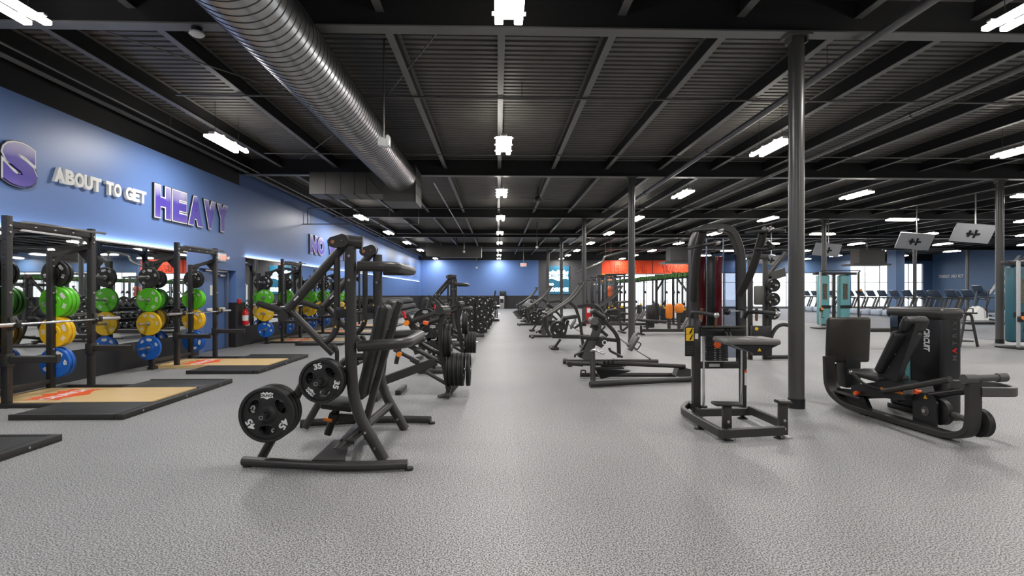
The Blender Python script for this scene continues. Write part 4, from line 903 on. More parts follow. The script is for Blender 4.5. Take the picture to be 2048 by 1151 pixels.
# ================================================================ seated leg press, facing into the hall
def leg_press():
    t = thing('leg_press_machine', 'black seated leg press with a large square footplate, right of the nearest column', 'weight machine', (4.6, 6.0, 0))
    X = 4.42; fr = frame
    def pt(y, z, x=X): return V((x, y, z))
    up = (1, 0, 0)
    b = BM(); tube(b, [pt(7.02, .60), pt(7.0, .18), pt(6.7, .055), pt(6.3, .045), pt(5.5, .04), pt(5.22, .04), pt(5.02, .12), pt(5.0, .30), pt(5.0, .60)], 0, .22, prof=(.062, .135), up=up); ob('main_rail', b, fr, t)
    for y in (6.35, 5.4):
        b = BM(); bx2(b, (X - .05, y - .05, 0), (X + .05, y + .05, .015)); ob('foot', b, rubber, t)
    b = BM(); f0 = P(1695, 674, 7.1); R = rz(-.03) @ rx(.05); pad(b, (f0.x, 7.14, f0.z), (.585, .075, .585), R, .035); ob('footplate', b, brownv, t)
    b = BM(); tube(b, [P(1660, 718, 7.2), P(1663, 762, 7.15), P(1680, 776, 6.95), P(1714, 787, 6.55)], 0, .15, prof=(.05, .10), up=up); ob('footplate_arm', b, fr, t)
    b = BM(); bx2(b, (P(1683, 0, 7.15).x, 7.1, .18), (P(1712, 0, 7.15).x, 7.3, .56), .01); ob('footplate_post', b, black, t)
    b = BM(); bx2(b, (X - .02, 6.45, .165), (X + .36, 6.95, .19), .008); ob('floor_tread', b, frame2, t)
    b = BM(); slab(b, [pt(6.35, .04, X + .04), pt(6.95, .07, X + .04), pt(7.0, .2, X + .04), pt(6.5, .26, X + .04)], (.05, 0, 0)); ob('side_bracket', b, black, t)
    # seat carriage
    b = BM(); slab(b, [pt(5.75, .28, X - .03), pt(6.55, .20, X - .03), pt(6.58, .30, X - .03), pt(6.05, .44, X - .03), pt(5.8, .42, X - .03)], (.36, 0, 0)); ob('seat_carriage', b, black, t)
    b = BM(); pad(b, (X + .16, 6.38, .45), (.40, .50, .075), rx(.05), .03); ob('seat', b, vinyl, t)
    q0, q1 = V((X + .15, 6.24, .50)), V((X + .20, 5.95, .98)); d = q1 - q0; an = math.atan2(-d.y, d.z)
    b = BM(); pad(b, (q0 + q1) / 2, (.33, .105, d.length), rx(an), .045); ob('backrest', b, vinyl, t)
    q0, q1 = V((X + .20, 5.94, 1.0)), V((X + .205, 5.87, 1.13)); d = q1 - q0
    b = BM(); pad(b, (q0 + q1) / 2, (.28, .115, .175), rx(an), .045); ob('headrest', b, vinyl, t)
    b = BM(); slab(b, [pt(6.30, .40, X + .05), pt(5.98, .40, X + .05), pt(5.80, 1.07, X + .13), pt(5.94, 1.10, X + .13)], (.06, 0, 0))
    for k in range(5): q = pt(5.89 + .07 * k, 1.03 - .15 * k, X + .125 - .016 * k); cyl(b, q, q - V((.006, 0, 0)), .010, seg=10, mi=1)
    ob('backrest_frame', b, [black, steel], t)
    b = BM(); tube(b, [pt(6.02, .33, X - .06), pt(5.18, .585, X - .06)], .03, 0, 14); ob('slide_rail', b, fr, t)
    b = BM(); tube(b, [pt(6.0, .24, X + .12), pt(5.2, .47, X + .12)], .035, 0, 12); ob('slide_rail', b, black, t)
    b = BM(); tube(b, [V((X - .08, 6.5, .47)), V((X - .08, 6.28, .36)), V((X - .02, 6.1, .34))], .016, .05, 10); ob('grab_handle', b, rubber, t)
    ob('handle_tip', ball(BM(), (X - .08, 6.5, .47), .023), chrome, t)
    # front post rollers and loop handle
    b = BM(); cyl(b, (X - .10, 5.0, .615), (X + .02, 5.0, .615), .045, seg=20); cyl(b, (X + .02, 5.0, .62), (X + .32, 5.0, .625), .032, seg=18); cyl(b, (X + .24, 5.0, .623), (X + .33, 5.0, .626), .04, seg=18); ob('roller', b, frame2, t)
    b = BM(); tube(b, [V((X + .05, 4.98, .50)), V((X + .46, 4.98, .49)), V((X + .52, 5.3, .50)), V((X + .1, 5.36, .51))], 0, .12, prof=(.045, .085)); ob('loop_handle', b, frame2, t)
    # pulleys
    b = BM(); y0, y1 = P(1815, 0, 1).x, 0; q = pt(5.62, .22, X + .06); slab(b, [pt(5.76, .05, X + .06), pt(5.47, .05, X + .06), pt(5.46, .30, X + .06), pt(5.52, .37, X + .06), pt(5.72, .38, X + .06), pt(5.76, .33, X + .06)], (.02, 0, 0)); cyl(b, pt(5.6, .20, X + .06), pt(5.6, .20, X + .055), .05, seg=20, mi=1); cyl(b, pt(5.6, .20, X + .056), pt(5.6, .20, X + .04), .02, seg=12, mi=2); ob('pulley_plate', b, [black, frame2, steel], t)
    b = BM(); q = pt(5.62, .325, X + .058); slab(b, [q, q + V((0, -.05, 0)), q + V((0, -.025, .042))], (-.002, 0, 0)); ob('warning_sticker', b, yellow, t, smooth=0)
    for c in (pt(5.52, .205, X + .16), pt(5.06, .20, X + .13)):
        b = BM(); lathe(b, [(.02, -.035), (.11, -.035), (.13, -.028), (.12, 0), (.13, .028), (.11, .035), (.02, .035)], c, (1, 0, 0), 32); ob('pulley_wheel', b, rubber, t)
    b = BM(); cyl(b, pt(5.5, .2, X + .2), pt(5.02, .2, X + .1), .03, seg=14); cyl(b, (X + .03, 5.06, .2), (X + .14, 5.06, .2), .025, seg=12); ob('pulley_axle', b, frame2, t)
    for q in (pt(6.42, .24, X - .06), pt(5.66, .385, X + .03)):
        b = BM(); lathe(b, [(0, .05), (.022, .048), (.028, .02), (.018, 0), (.018, -.04)], q, (-1, -.3, 0), 16); ob('adjustment_knob', b, orangel, t)
    b = BM(); bx2(b, (X - .032, 5.78, .335), (X - .03, 6.1, .36)); ob('scale_strip', b, orange, t, smooth=0)
    # weight tower
    x0, x1, y0, y1 = 5.01, 5.27, 5.97, 6.74
    b = BM(); box(b, ((x0 + x1) / 2, (y0 + y1) / 2, .60), (x1 - x0, y1 - y0, 1.12), None, .05, 0, 3); ob('tower_shroud', b, black, t)
    b = BM(); box(b, ((x0 + x1) / 2 - .01, (y0 + y1) / 2, 1.165), (x1 - x0 + .05, y1 - y0 + .05, .13), None, .055, 0, 4); ob('tower_cap', b, frame, t)
    b = BM(); box(b, ((x0 + x1) / 2, (y0 + y1) / 2, .03), (x1 - x0 + .02, y1 - y0 + .02, .06), None, .01); ob('tower_base', b, black, t)
    b = BM(); box(b, (x0 - .004, 6.43, .56), (.02, .07, .46), None, .006); ob('stack_window', b, teal, t, 'pale teal window strip')
    b = BM(); box(b, (x0 - .022, y1 - .12, 1.06), (.01, .12, .14), None, .004); ob('info_panel', b, cardioblue, t)
    s1 = text_mesh('M', .13, .001, .0, 1.0); s1.free()
    zz = .655
    for ch in 'MATRIX':
        b = BM(); text(b, ch, ((x0 + x1) / 2 + .05, y0 - .002, zz), (0, 0, 1), (-1, 0, 0), .075, .002, .002, 1.05, 'LEFT'); ob('lettering', b, redp if ch == 'A' else frame2, t, 'red letter A' if ch == 'A' else None, smooth=0); zz += .084 if ch != 'I' else .05
    b = BM(); text(b, 'CIRCUIT', (x0 - .003, 6.20, 1.0), (0, 0, -1), (0, -1, 0), .105, .002, .004, .62, 'LEFT', shear=.15); ob('lettering', b, whitep, t, smooth=0)
    t.location = (4.435, 5.65, 0); t.scale = (1, .93, 1); t.rotation_euler = (0, 0, .08)
leg_press()

# ================================================================ right of the aisle
def low_row():          # long low plate-loaded row frame, lying across
    t = thing('low_row_machine', 'long low charcoal plate-loaded machine behind the dip machine', 'weight machine', (2.1, 8.3, 0))
    b = BM(); tube(b, [F(1180, 768, .05), F(1386, 757, .05)], .042, 0, 14); ob('base_rail', b, frame, t)
    b = BM(); tube(b, [F(1160, 749, .05), F(1352, 749, .05)], .035, 0, 12); ob('base_rail', b, frame, t)
    Y = 8.35
    b = BM(); tube(b, [P(1138, 726, Y + .2), P(1180, 727, Y + .1), P(1230, 726, Y), P(1370, 732, Y)], .034, .1, 12); box(b, P(1150, 727, Y + .2), (.26, .09, .06), ry(.1), .01); ob('lever_arm', b, frame, t)
    b = BM(); tube(b, [P(1185, 700, 8.25), P(1186, 762, 8.1)], .042, 0, 14); ob('upright', b, frame, t)
    b = BM(); tube(b, [P(1182, 702, 8.2), P(1190, 699, 8.15), P(1208, 707, 8.05)], .018, .03, 10); tube(b, [P(1184, 699, 8.3), P(1204, 702, 8.4)], .018, .03, 10); ob('hand_grip', b, steel, t)
    b = BM(); slab(b, [P(1192, 738, 8.2), P(1262, 741, 8.2), P(1258, 743, 8.2), P(1202, 758, 8.2)], (0, .12, 0)); bar(b, P(1190, 735, 8.2), P(1246, 735, 8.2), .14, .02); ob('foot_bracket', b, black, t)
    b = BM()
    for px in (1208, 1216, 1224): box(b, P(px, 722, Y), (.03, .1, .06), None, .008)
    bar(b, P(1202, 730, Y - .05), P(1242, 733, Y - .05), .1, .04); ob('adjuster', b, black, t)
    b = BM(); slab(b, [P(1352, 752, 8.3), P(1382, 756, 8.2), P(1382, 738, 8.3), P(1358, 733, 8.4)], (0, .2, 0)); ob('end_bracket', b, frame, t)
    b = BM(); tube(b, [P(1162, 748, 8.9), P(1162, 740, 8.9), P(1171, 740, 8.9), P(1171, 748, 8.9)], .012, .02, 8); ob('catch_hoop', b, black, t)
    for q in (F(1186, 771), F(1380, 762), F(1345, 752)):
        b = BM(); cyl(b, (q.x, q.y + .03, 0), (q.x, q.y + .03, .03), .04, seg=14); ob('foot', b, rubber, t)
low_row()
def chest_row():        # chest-supported row
    Y = 10.4
    t = thing('chest_row_machine', '', 'weight machine', (2.2, Y, 0), 'chest-supported rows right of the aisle')
    def m(px, py, dy=0): q = P(px, py, Y); q.y += dy; return q
    b = BM(); a, c = m(1183, 620), m(1209, 637); d = c - a; pad(b, (a + c) / 2, (d.length, .32, .10), ry(math.atan2(-d.z, d.x)), .04); ob('chest_pad', b, vinyl, t)
    b = BM(); tube(b, [m(1186, 658), m(1194, 645), m(1194, 660), m(1184, 685), m(1170, 719)], 0, .1, prof=(.17, .035), up=(0, 1, 0)); ob('curved_strap', b, frame2, t)
    b = BM(); bar(b, m(1180, 680, .1), m(1160, 715, .1), .10, .10); ob('post', b, frame, t)
    b = BM(); tube(b, [m(1206, 638), m(1230, 664), m(1237, 678), m(1238, 714)], 0, .2, prof=(.07, .07)); ob('rear_support', b, frame, t)
    b = BM(); bar(b, m(1160, 674), m(1234, 680), .08, .07); bar(b, m(1196, 654, .06), m(1216, 672, .06), .05, .06); ob('cross_beam', b, frame, t)
    b = BM(); tube(b, [m(1238, 674), m(1258, 690), m(1302, 717)], .022, 0, 10); ob('slide_rail', b, steel, t)
    b = BM(); R = ry(-.62)
    for s in (-1, 1): box(b, m(1266, 683) + V((s * .02, s * .13, s * .02)), (.045, .23, .32), ry(.52), .015)
    ob('footplate', b, frame2, t)
    b = BM(); tube(b, [m(1262, 690, -.1), m(1272, 698, -.1), m(1280, 686, -.1), m(1272, 682, -.1)], .012, .03, 8); box(b, m(1262, 692), (.08, .1, .08), ry(.6), .01); ob('plate_clamp', b, black, t)
    b = BM(); k = [m(1126, 717), m(1200, 719), m(1290, 719), m(1316, 723)]
    for q in k: q.z = .045
    tube(b, k, .042, .15, 12); ob('base_rail', b, frame, t)
    for px in (1135, 1238):
        b = BM(); q = m(px, 718); box(b, (q.x, Y, .03), (.09, .8, .06), None, .012); ob('base_foot', b, frame, t)
    b = BM(); q = m(1186, 641); cyl(b, q + V((0, -.18, 0)), q + V((0, .18, 0)), .075, seg=20); ob('roller_pad', b, vinylg, t)
    b = BM(); slab(b, [m(1196, 676, -.15), m(1208, 672, -.15), m(1212, 682, -.15), m(1200, 694, -.15), m(1192, 690, -.15)], (0, .3, 0)); ob('pivot_cover', b, frame, t)
    b = BM(); q = m(1206, 683, -.153); lathe(b, [(.05, 0), (.05, .004), (.03, .004), (.03, 0)], q, (0, -1, 0), 16, 0, True); ob('cover_ring', b, whitep, t)
    ob('foot_peg', tube(BM(), [m(1172, 700), m(1150, 709), m(1150, 714)], .02, .03, 8), frame, t); ob('foot_peg', tube(BM(), [m(1212, 692, -.3), m(1214, 698, -.3), m(1236, 709, -.4)], .024, .03, 8), frame, t)
    return t
cr = chest_row(); cr['label'] = 'charcoal chest-supported row with black pad and grey footplate behind the long low machine'
def long_lever():
    Y = 13.2
    t = thing('long_lever_machine', '', 'weight machine', (2.1, Y, 0), 'long-lever machines right of the aisle')
    def m(px, py, dy=0): q = P(px, py, Y); q.y += dy; return q
    for dy in (-.25, .25):
        b = BM(); tube(b, [m(1084, 634, dy), m(1106, 622, dy), m(1146, 595, dy), m(1166, 565, dy)], .034, .25, 12); tube(b, [m(1166, 566, dy), m(1158, 566, dy)], .024, 0, 10); ob('lever_arm', b, frame2, t)
        b = BM(); tube(b, [m(1090, 625, dy), m(1092, 655, dy), m(1100, 672, dy)], .03, .1, 10); ob('lever_link', b, frame, t)
    b = BM(); bar(b, m(1104, 672), m(1196, 674), .09, .09); ob('main_beam', b, frame, t)
    b = BM(); bar(b, m(1121, 678), m(1108, 696), .06, .06); q = m(1108, 698); box(b, (q.x, Y, .03), (.2, .5, .06), None, .02); ob('front_leg', b, frame, t)
    b = BM(); tube(b, [m(1166, 690), m(1160, 640), m(1150, 612), m(1138, 604)], 0, .25, prof=(.07, .07)); ob('mast', b, frame, t)
    for dy in (0, .4): ob('upper_loop', tube(BM(), [m(1160, 613, dy), m(1190, 609, dy), m(1200, 616, dy), m(1208, 632, dy)], .034, .2, 12), frame, t)
    b = BM(); pad(b, m(1140, 634), (.34, .36, .08), ry(-.15), .03); ob('seat', b, vinyl, t)
    b = BM(); pad(b, m(1122, 650, .1), (.10, .34, .5), ry(.5), .03); ob('backrest', b, vinyl, t)
    b = BM(); bar(b, m(1136, 640), m(1128, 672), .07, .07); tube(b, [m(1150, 655), m(1172, 640), m(1186, 645)], .03, .1, 10); ob('seat_post', b, frame, t)
    b = BM(); q = m(1168, 690); box(b, (q.x, Y, .03), (.09, .95, .06), None, .012); bar(b, V((q.x, Y, .05)), m(1190, 676), .07, .07); ob('base_rail', b, frame, t)
    b = BM(); q = m(1112, 655); cyl(b, q + V((0, -.72, 0)), q + V((0, .4, 0)), .024, seg=12); ob('weight_horn', b, steel, t)
    return t
ll = long_lever(); ll['label'] = 'charcoal machine with two long raised lever arms right of the aisle'
def plates_at(c, n, rot, who, kind='small'):
    d = V((math.sin(rot), -math.cos(rot), 0))
    for k in range(n): place_plate(kind, V(c) + d * (.05 * k), (0, random.uniform(-1, 1), rot) if rot == 0 else rot, '%s black plate %s' % (ORD[k], who), 'plates on the far machines')
q = P(1112, 655, 13.2); plates_at((q.x, 12.74, q.z), 3, 0, 'on the nearest long-lever machine')
# repeats farther down both sides of the aisle
for i, (x, y, l) in enumerate(((1.9, 16.6, 'second charcoal chest-supported row along the right of the aisle, beyond the long levers'), (1.75, 22.8, 'third charcoal chest-supported row along the right of the aisle'))):
    dup(cr, (x, y, 0), None, l)
for i, (x, y, l) in enumerate(((1.95, 19.4, 'second long-lever machine along the right of the aisle'), (4.3, 18.5, 'long-lever machine standing just behind the second column'), (1.9, 25.6, 'third long-lever machine along the right of the aisle'))):
    dup(ll, (x, y, 0), None, l); plates_at((x - 2.1 + P(1112, 655, 13.2).x, y - .46, P(1112, 655, 13.2).z), 2, 0, 'on the horn of the %s long-lever machine' % ['second', 'column-side', 'farthest'][i])
def bench():
    t = thing('incline_bench', '', 'bench', (0, 0, 0), 'adjustable benches by the back wall')
    b = BM(); pad(b, (0, -.25, .45), (.28, .42, .07), None, .03); ob('seat', b, vinyl, t)
    b = BM(); pad(b, (0, .32, .72), (.28, .85, .07), rx(.65), .03); ob('backrest', b, vinyl, t)
    b = BM(); bar(b, (0, -.6, .1), (0, .55, .25), .06, .08); bar(b, (0, -.3, .12), (0, -.2, .42), .06, .06); bar(b, (0, .4, .22), (0, .35, .65), .05, .05); ob('frame', b, frame, t)
    ob('base_foot', box(BM(), (0, -.6, .04), (.5, .08, .08), None, .01), frame, t)
    b = BM(); box(b, (0, .55, .04), (.6, .08, .08), None, .01); bar(b, (0, .55, .05), (0, .55, .25), .06, .06); ob('base_foot', b, frame, t)
    return t
bn = None
for i in range(6):
    o = bench() if bn is None else dup(bn, (0, 0, 0)); bn = bn or o
    o.location = (1.75, 28.6 + 1.75 * i, 0); o.rotation_euler = (0, 0, -1.2); o['label'] = 'black incline bench right of the aisle near the back wall, %s from the camera' % ORD[i]
def press_bench():      # bench press stand with plates stored on the uprights
    t = thing('bench_press_stand', 'black bench press stand with plates left of the aisle near the back wall', 'bench', (-.6, 26.5, 0))
    for s in (-.55, .55):
        b = BM(); tube(b, [(-.5, 26.5 + s, .03), (-.22, 26.5 + s, .75), (-.1, 26.5 + s, 1.5)], 0, .1, prof=(.07, .07)); ob('upright', b, frame, t)
        b = BM(); bar(b, (-.6, 26.5 + s, .03), (.1, 26.5 + s, .03), .07, .06); ob('base_foot', b, frame, t)
        b = BM(); cyl(b, (-.2, 26.5 + s, .75), (.12, 26.5 + s, .75), .024, seg=10); cyl(b, (-.32, 26.5 + s, .35), (.12, 26.5 + s, .35), .024, seg=10); ob('plate_peg', b, steel, t)
    for z in (.5, .75, 1.0):
        b = BM(); pad(b, (-.95, 26.5, z), (.9, .9, .06), None, .02); ob('shelf', b, frame, t)
press_bench()
for s in (-.55, .55):
    for z in (.75, .35):
        for k in range(3): place_plate('small', (-.2 + .06 * k + (.0 if z > .5 else .05), 26.5 + s, z), PI / 2, 'black plate on the %s %s peg of the bench press stand, %s from post' % ('upper' if z > .5 else 'lower', 'near' if s < 0 else 'far', ORD[k]), 'plates on the bench press stand')
# dumbbell racks
def dumbbell():
    t = thing('dumbbell', '', 'dumbbell', (0, 0, 0))
    b = BM(); lathe(b, [(0, -.16), (.075, -.16), (.088, -.145), (.088, -.07), (.07, -.06), (.018, -.058), (.018, .058), (.07, .06), (.088, .07), (.088, .145), (.075, .16), (0, .16)], (0, 0, 0), (1, 0, 0), 14); ob('head_and_handle', b, rubber, t)
    b = BM(); lathe(b, [(.035, 0), (.06, 0), (.06, .003), (.035, .003)], (.16, 0, 0), (1, 0, 0), 6, 0, True); box(b, (.162, 0, 0), (.004, .06, .03)); ob('end_cap', b, whitep, t)
    return t
dbp = None
def dumb_rack(x, y0, y1, face, who, lean, filled=True):
    global dbp
    t = thing('dumbbell_rack', 'long three-tier black dumbbell rack ' + who, 'dumbbell rack', (x, (y0 + y1) / 2, 0))
    for k, z in enumerate((.30, .64, .98)):
        xx = x - face * .17 * k
        b = BM(); box(b, (xx, (y0 + y1) / 2, z - .09), (.34, y1 - y0, .03), ry(face * .35), .008); box(b, (xx + face * .17, (y0 + y1) / 2, z - .13), (.03, y1 - y0, .08), None, .006); ob('tray', b, rackm, t)
    n = 3
    for i in range(n):
        y = [y0 + .05, y0 + .35 + .3 * int((y1 - y0) / .6), y0 + .05 + .3 * int((y1 - y0) / .30)][i]; b = BM(); bar(b, (x + face * .15, y, .02), (x - face * .5, y, 1.0), .08, .06); bar(b, (x - face * .6, y, .02), (x + face * .28, y, .02), .08, .04); ob('upright', b, rackm, t)
    if filled:
        n = int((y1 - y0) / .30)
        for k, z in enumerate((.30, .64, .98)):
            for i in range(n):
                if dbp is None: o = dbp = dumbbell()
                else: o = dup(dbp, (0, 0, 0))
                o.location = (x - face * .17 * k, y0 + .2 + i * .30, z + .022); o.rotation_euler = (0, .35 if face > 0 else -.35, 0 if face > 0 else 0)
                o['label'] = 'black dumbbell on the %s tier of the rack %s, %s along' % (['lowest', 'middle', 'top'][k], who, ORD[i]); o['group'] = 'dumbbells on the rack ' + who
dumb_rack(-1.55, 16.2, 21.4, 1, 'beside the aisle', 0)
dumb_rack(-5.5, 26.5, 36.0, 1, 'along the blue wall', 0)
# plate trees with their plates turned to the camera
def plate_tree():
    t = thing('plate_tree', '', 'plate tree', (0, 0, 0), 'plate trees beside the aisle')
    b = BM(); tube(b, [(0, 0, 0.03), (0, 0, 1.2)], 0, 0, prof=(.08, .08)); ob('post', b, frame, t)
    b = BM(); box(b, (0, 0, .03), (.6, .5, .06), None, .012); ob('base_foot', b, frame, t)
    for z in (.30, .70, 1.08):
        for x in (-.21, .21):
            b = BM(); tube(b, [(0, 0, z), (x, 0, z), (x, -.24, z)], .024, .02, 10); ob('plate_peg', b, steel, t)
    return t
pt0 = None
for i, (x, y) in enumerate(((-.72, 17.0), (-.66, 18.9), (-.60, 20.8), (-.55, 22.7))):
    o = plate_tree() if pt0 is None else dup(pt0, (0, 0, 0)); pt0 = pt0 or o; o.location = (x, y, 0); o['label'] = 'black plate tree on the left edge of the aisle, %s from the camera' % ORD[i]
    for k, z in enumerate((.30, .70, 1.08)):
        for j, dx in enumerate((-.21, .21)):
            for n in range(2): place_plate('small', (x + dx, y - .07 - .05 * n, z), (0, random.uniform(-1, 1), 0), '%s plate on the %s %s peg of the %s plate tree' % (['rear', 'front'][n], ['lowest', 'middle', 'top'][k], ['left', 'right'][j], ORD[i]), 'plates on the plate trees')
# seated rows with angled footplates
def seated_row():
    t = thing('seated_row_bench', '', 'weight machine', (0, 0, 0), 'seated rows before the cable stations')
    b = BM(); bar(b, (-.9, 0, .14), (1.2, 0, .14), .1, .1); ob('main_beam', b, frame, t)
    for x in (-.9, 1.1):
        b = BM(); box(b, (x, 0, .03), (.1, .6, .06), None, .012); bar(b, (x, 0, .05), (x, 0, .3 if x < 0 else .2), .07, .07); ob('base_foot', b, frame, t)
    b = BM(); pad(b, (-.55, 0, .46), (.95, .34, .09), ry(.08), .035); bar(b, (-.7, 0, .15), (-.7, 0, .45), .07, .07, 1); ob('seat', b, [vinyl, frame], t)
    b = BM()
    for s in (-1, 1): box(b, (.62, s * .16, .33), (.05, .24, .52), ry(.5), .015)
    ob('footplate', b, frame2, t)
    b = BM(); box(b, (1.25, 0, .46), (.24, .45, .9), None, .04); ob('weight_tower', b, black, t)
    return t
sr = None
for i, (x, y, l) in enumerate(((5.7, 17.6, 'charcoal seated row bench with grey footplate right of the second column'), (4.9, 21.2, 'charcoal seated row bench just behind the nearer one'), (6.1, 24.5, 'charcoal seated row bench deepest among the cable stations'))):
    o = seated_row() if sr is None else dup(sr, (0, 0, 0)); sr = sr or o; o.location = (x, y, 0); o['label'] = l
# cable stations
def cable_tower():
    t = thing('cable_station', '', 'cable machine', (0, 0, 0), 'tall cable stations')
    for s in (-1, 1):
        b = BM(); bx2(b, (s * .42 - .035, -.04, 0), (s * .42 + .035, .04, 2.25), .006); ob('upright', b, frame, t)
        b = BM(); cyl(b, (s * .12, 0, .2), (s * .12, 0, 2.2), .012, seg=8); ob('guide_rod', b, chrome, t)
        b = BM(); box(b, (s * .42, -.09, 1.15 + s * .3), (.09, .12, .12), None, .015); cyl(b, (s * .42, -.17, 1.1 + s * .3), (s * .42, -.13, 1.1 + s * .3), .045, seg=14); ob('pulley', b, black, t)
    b = BM(); bx2(b, (-.48, -.05, 2.2), (.48, .05, 2.28), .006); ob('top_beam', b, frame, t)
    b = BM(); bx2(b, (-.5, -.35, 0), (.5, .35, .05), .006); ob('base_plate', b, frame, t)
    b = BM()
    for k in range(14): bx2(b, (-.2, -.08, .08 + k * .04), (.2, .08, .115 + k * .04), .003)
    ob('weight_stack', b, black, t)
    b = BM(); box(b, (0, -.1, .68), (.2, .01, .1)); ob('sticker', b, yellow, t, smooth=0)
    b = BM(); tube(b, [(-.42, -.15, 1.0), (-.42, -.16, .6), (-.36, -.2, .55), (-.48, -.2, .55)], .012, .03, 8); ob('cable_handle', b, black, t)
    return t
ct = None
CT = [(P(px, 600, y).x, y, a) for px, y, a in ((1188, 36, .5), (1197, 28.2, .2), (1203, 33.5, .4), (1214, 26, .1), (1222, 35.5, .9), (1231, 24.3, .1), (1240, 31, .3), (1250, 29.2, .2), (1262, 27.2, .2), (1279, 33, .6), (1297, 25.5, .1), (1318, 30, .3), (1340, 27.5, .2), (1352, 23, .1), (1378, 26, .4), (1400, 21.5, .1), (1415, 30, .2))]
for i, (x, y, a) in enumerate(CT):
    if abs(x - 7.25) < .85: x = 7.25 + (.85 if x > 7.25 else -.85)
    o = cable_tower() if ct is None else dup(ct, (0, 0, 0)); ct = ct or o; o.location = (x, y, 0); o.rotation_euler = (0, 0, a)
    o['label'] = 'tall black cable station before the bright windows, %s from the left' % ORD[i]
# long rig trimmed with turf
t = thing('training_rig', 'long black training rig edged with green turf before the orange wall', 'training rig', (7.25, 28, 0))
for y in (20, 24, 28, 32, 36.5):
    b = BM(); bx2(b, (7.2, y - .05, 0), (7.3, y + .05, 2.07), .006); ob('post', b, rackm, t)
b = BM(); bx2(b, (7.2, 19.9, 1.96), (7.3, 36.6, 2.06), .006); bar(b, (7.25, 20, 1.42), (7.25, 21.2, 1.97), .07, .07); bar(b, (7.25, 23.9, 1.52), (7.25, 23.0, 1.97), .07, .07); ob('top_beam', b, rackm, t)
b = BM(); yy = 19.9
while yy < 36.6: box(b, (7.25 + random.uniform(-.03, .03), yy, 2.09), (.16, .13, .10 + random.uniform(0, .08)), Matrix.Rotation(random.uniform(-.4, .4), 3, 'X')); yy += .10
o = ob('turf_trim', b, turf, t, 'ragged strip of green turf'); o['kind'] = 'stuff'
q = P(1219, 583, 29.5); b = BM(); lathe(b, [(0, 0), (.1, .02), (.16, .08), (.17, .26), (.13, .32), (.18, .4), (.16, .56), (.08, .62), (0, .63)], (q.x, 29.5, 1.14), seg=20); tube(b, [(q.x, 29.5, 1.76), (q.x, 29.5, 5.03)], .008, 0, 8, mi=1)
solo('punch_bag', b, [mat('orange vinyl', (.9, .16, .04), .5), steelb], 'orange hanging bag among the dark cable stations', 'punch bag')
for i, (px, py, Y, wd, h, l) in enumerate(((1338, 622, 20.5, .2, .6, 'tall orange padded post at the right of the cable stations'), (1358, 616, 19.5, .3, .36, 'rounded orange pad right of the tall orange post'))):
    q = P(px, py, Y); b = BM(); pad(b, (q.x, Y, q.z), (wd, .4, h), None, .12); bx2(b, (q.x - .05, Y - .05, 0), (q.x + .05, Y + .05, q.z - h / 2 + .02), 0, 1); solo('padded_post', b, [orange, frame], l, 'padded post')
q = P(1174, 640, 24.0); b = BM(); pad(b, (q.x, 24, .42), (.3, .3, .84), None, .06); bx2(b, (q.x - .02, 23.845, .5), (q.x + .13, 23.85, .7), 0, 1); solo('cleaning_station', b, [redp, whitep], 'red wipe dispenser bin beside the third column', 'bin')
q = P(1004, 608, 44.5); b = BM(); box(b, (q.x, 46.1, .55), (.42, .4, 1.1), None, .03); box(b, (q.x, 45.895, .7), (.3, .01, .35), None, 0, 1); solo('drinking_fountain', b, [steel, black], 'steel drinking fountain against the back wall at the end of the aisle', 'drinking fountain')
q = P(1006, 588, 46); b = BM(); box(b, (q.x, YB - .15, q.z), (.55, .28, .55), None, .05); solo('towel_dispenser', b, black, 'black dispenser on the back wall above the drinking fountain', 'dispenser')
# plate-loaded smith machine behind the dip machine
def smith():
    Y = 11.0; t = thing('smith_machine', 'black smith machine with grey plates behind the dip machine', 'weight machine', (6.2, Y, 0))
    xs = [P(1500, 0, Y).x, P(1530, 0, Y).x]
    for x in xs:
        b = BM(); bx2(b, (x - .04, Y - .04, 0), (x + .04, Y + .04, 2.15), .006); ob('upright', b, frame, t)
    b = BM(); bx2(b, (xs[0] - .05, Y - .05, 2.1), (xs[1] + .05, Y + .05, 2.2), .006); bar(b, (xs[1], Y, 1.7), (xs[1] + .55, Y + .2, 2.25), .08, .08); ob('top_beam', b, frame, t)
    b = BM(); a, c = P(1497, 690, Y), P(1534, 650, Y); bx2(b, (a.x, Y - .2, .1), (c.x, Y - .06, c.z), .02); ob('weight_tower', b, black, t)
    b = BM(); q = P(1513, 657, Y - .2); cyl(b, q, q + V((0, -.01, 0)), .035, seg=14); ob('warning_sticker', b, yellow, t)
    b = BM(); tube(b, [(xs[1] + .1, Y, .02), (xs[1] + .12, Y, .5), (xs[1] + .3, Y, .75), (xs[1] + .6, Y, .7)], .04, .2, 12); tube(b, [(xs[1] + .0, Y, .05), (xs[1] + .75, Y, .05)], .04, 0, 12); ob('seat_frame', b, frame, t)
    b = BM(); box(b, P(1519, 590, Y), (.24, .06, .40), None, .03); ob('backrest', b, vinylg, t)
    b = BM(); slab(b, [P(1535, 545, Y), P(1570, 535, Y), P(1572, 552, Y), P(1540, 562, Y)], (0, .08, 0)); ob('side_panel', b, frame2, t)
    for py in (570, 598, 625):
        b = BM(); q = P(1541, py, Y); cyl(b, (q.x, Y + .05, q.z), (q.x, Y - .22, q.z), .024, seg=10); ob('plate_peg', b, steel, t)
    b = BM(); q = P(1541, 0, Y); bx2(b, (q.x - .03, Y + .0, .0), (q.x + .03, Y + .06, 1.75), .004); ob('peg_post', b, frame, t)
    for k, py in enumerate((570, 598, 625)): q = P(1541, py, Y); plates_at((q.x, Y - .05, q.z), 2, 0, 'on the %s peg of the smith machine' % ['top', 'middle', 'lowest'][k], 'mini')
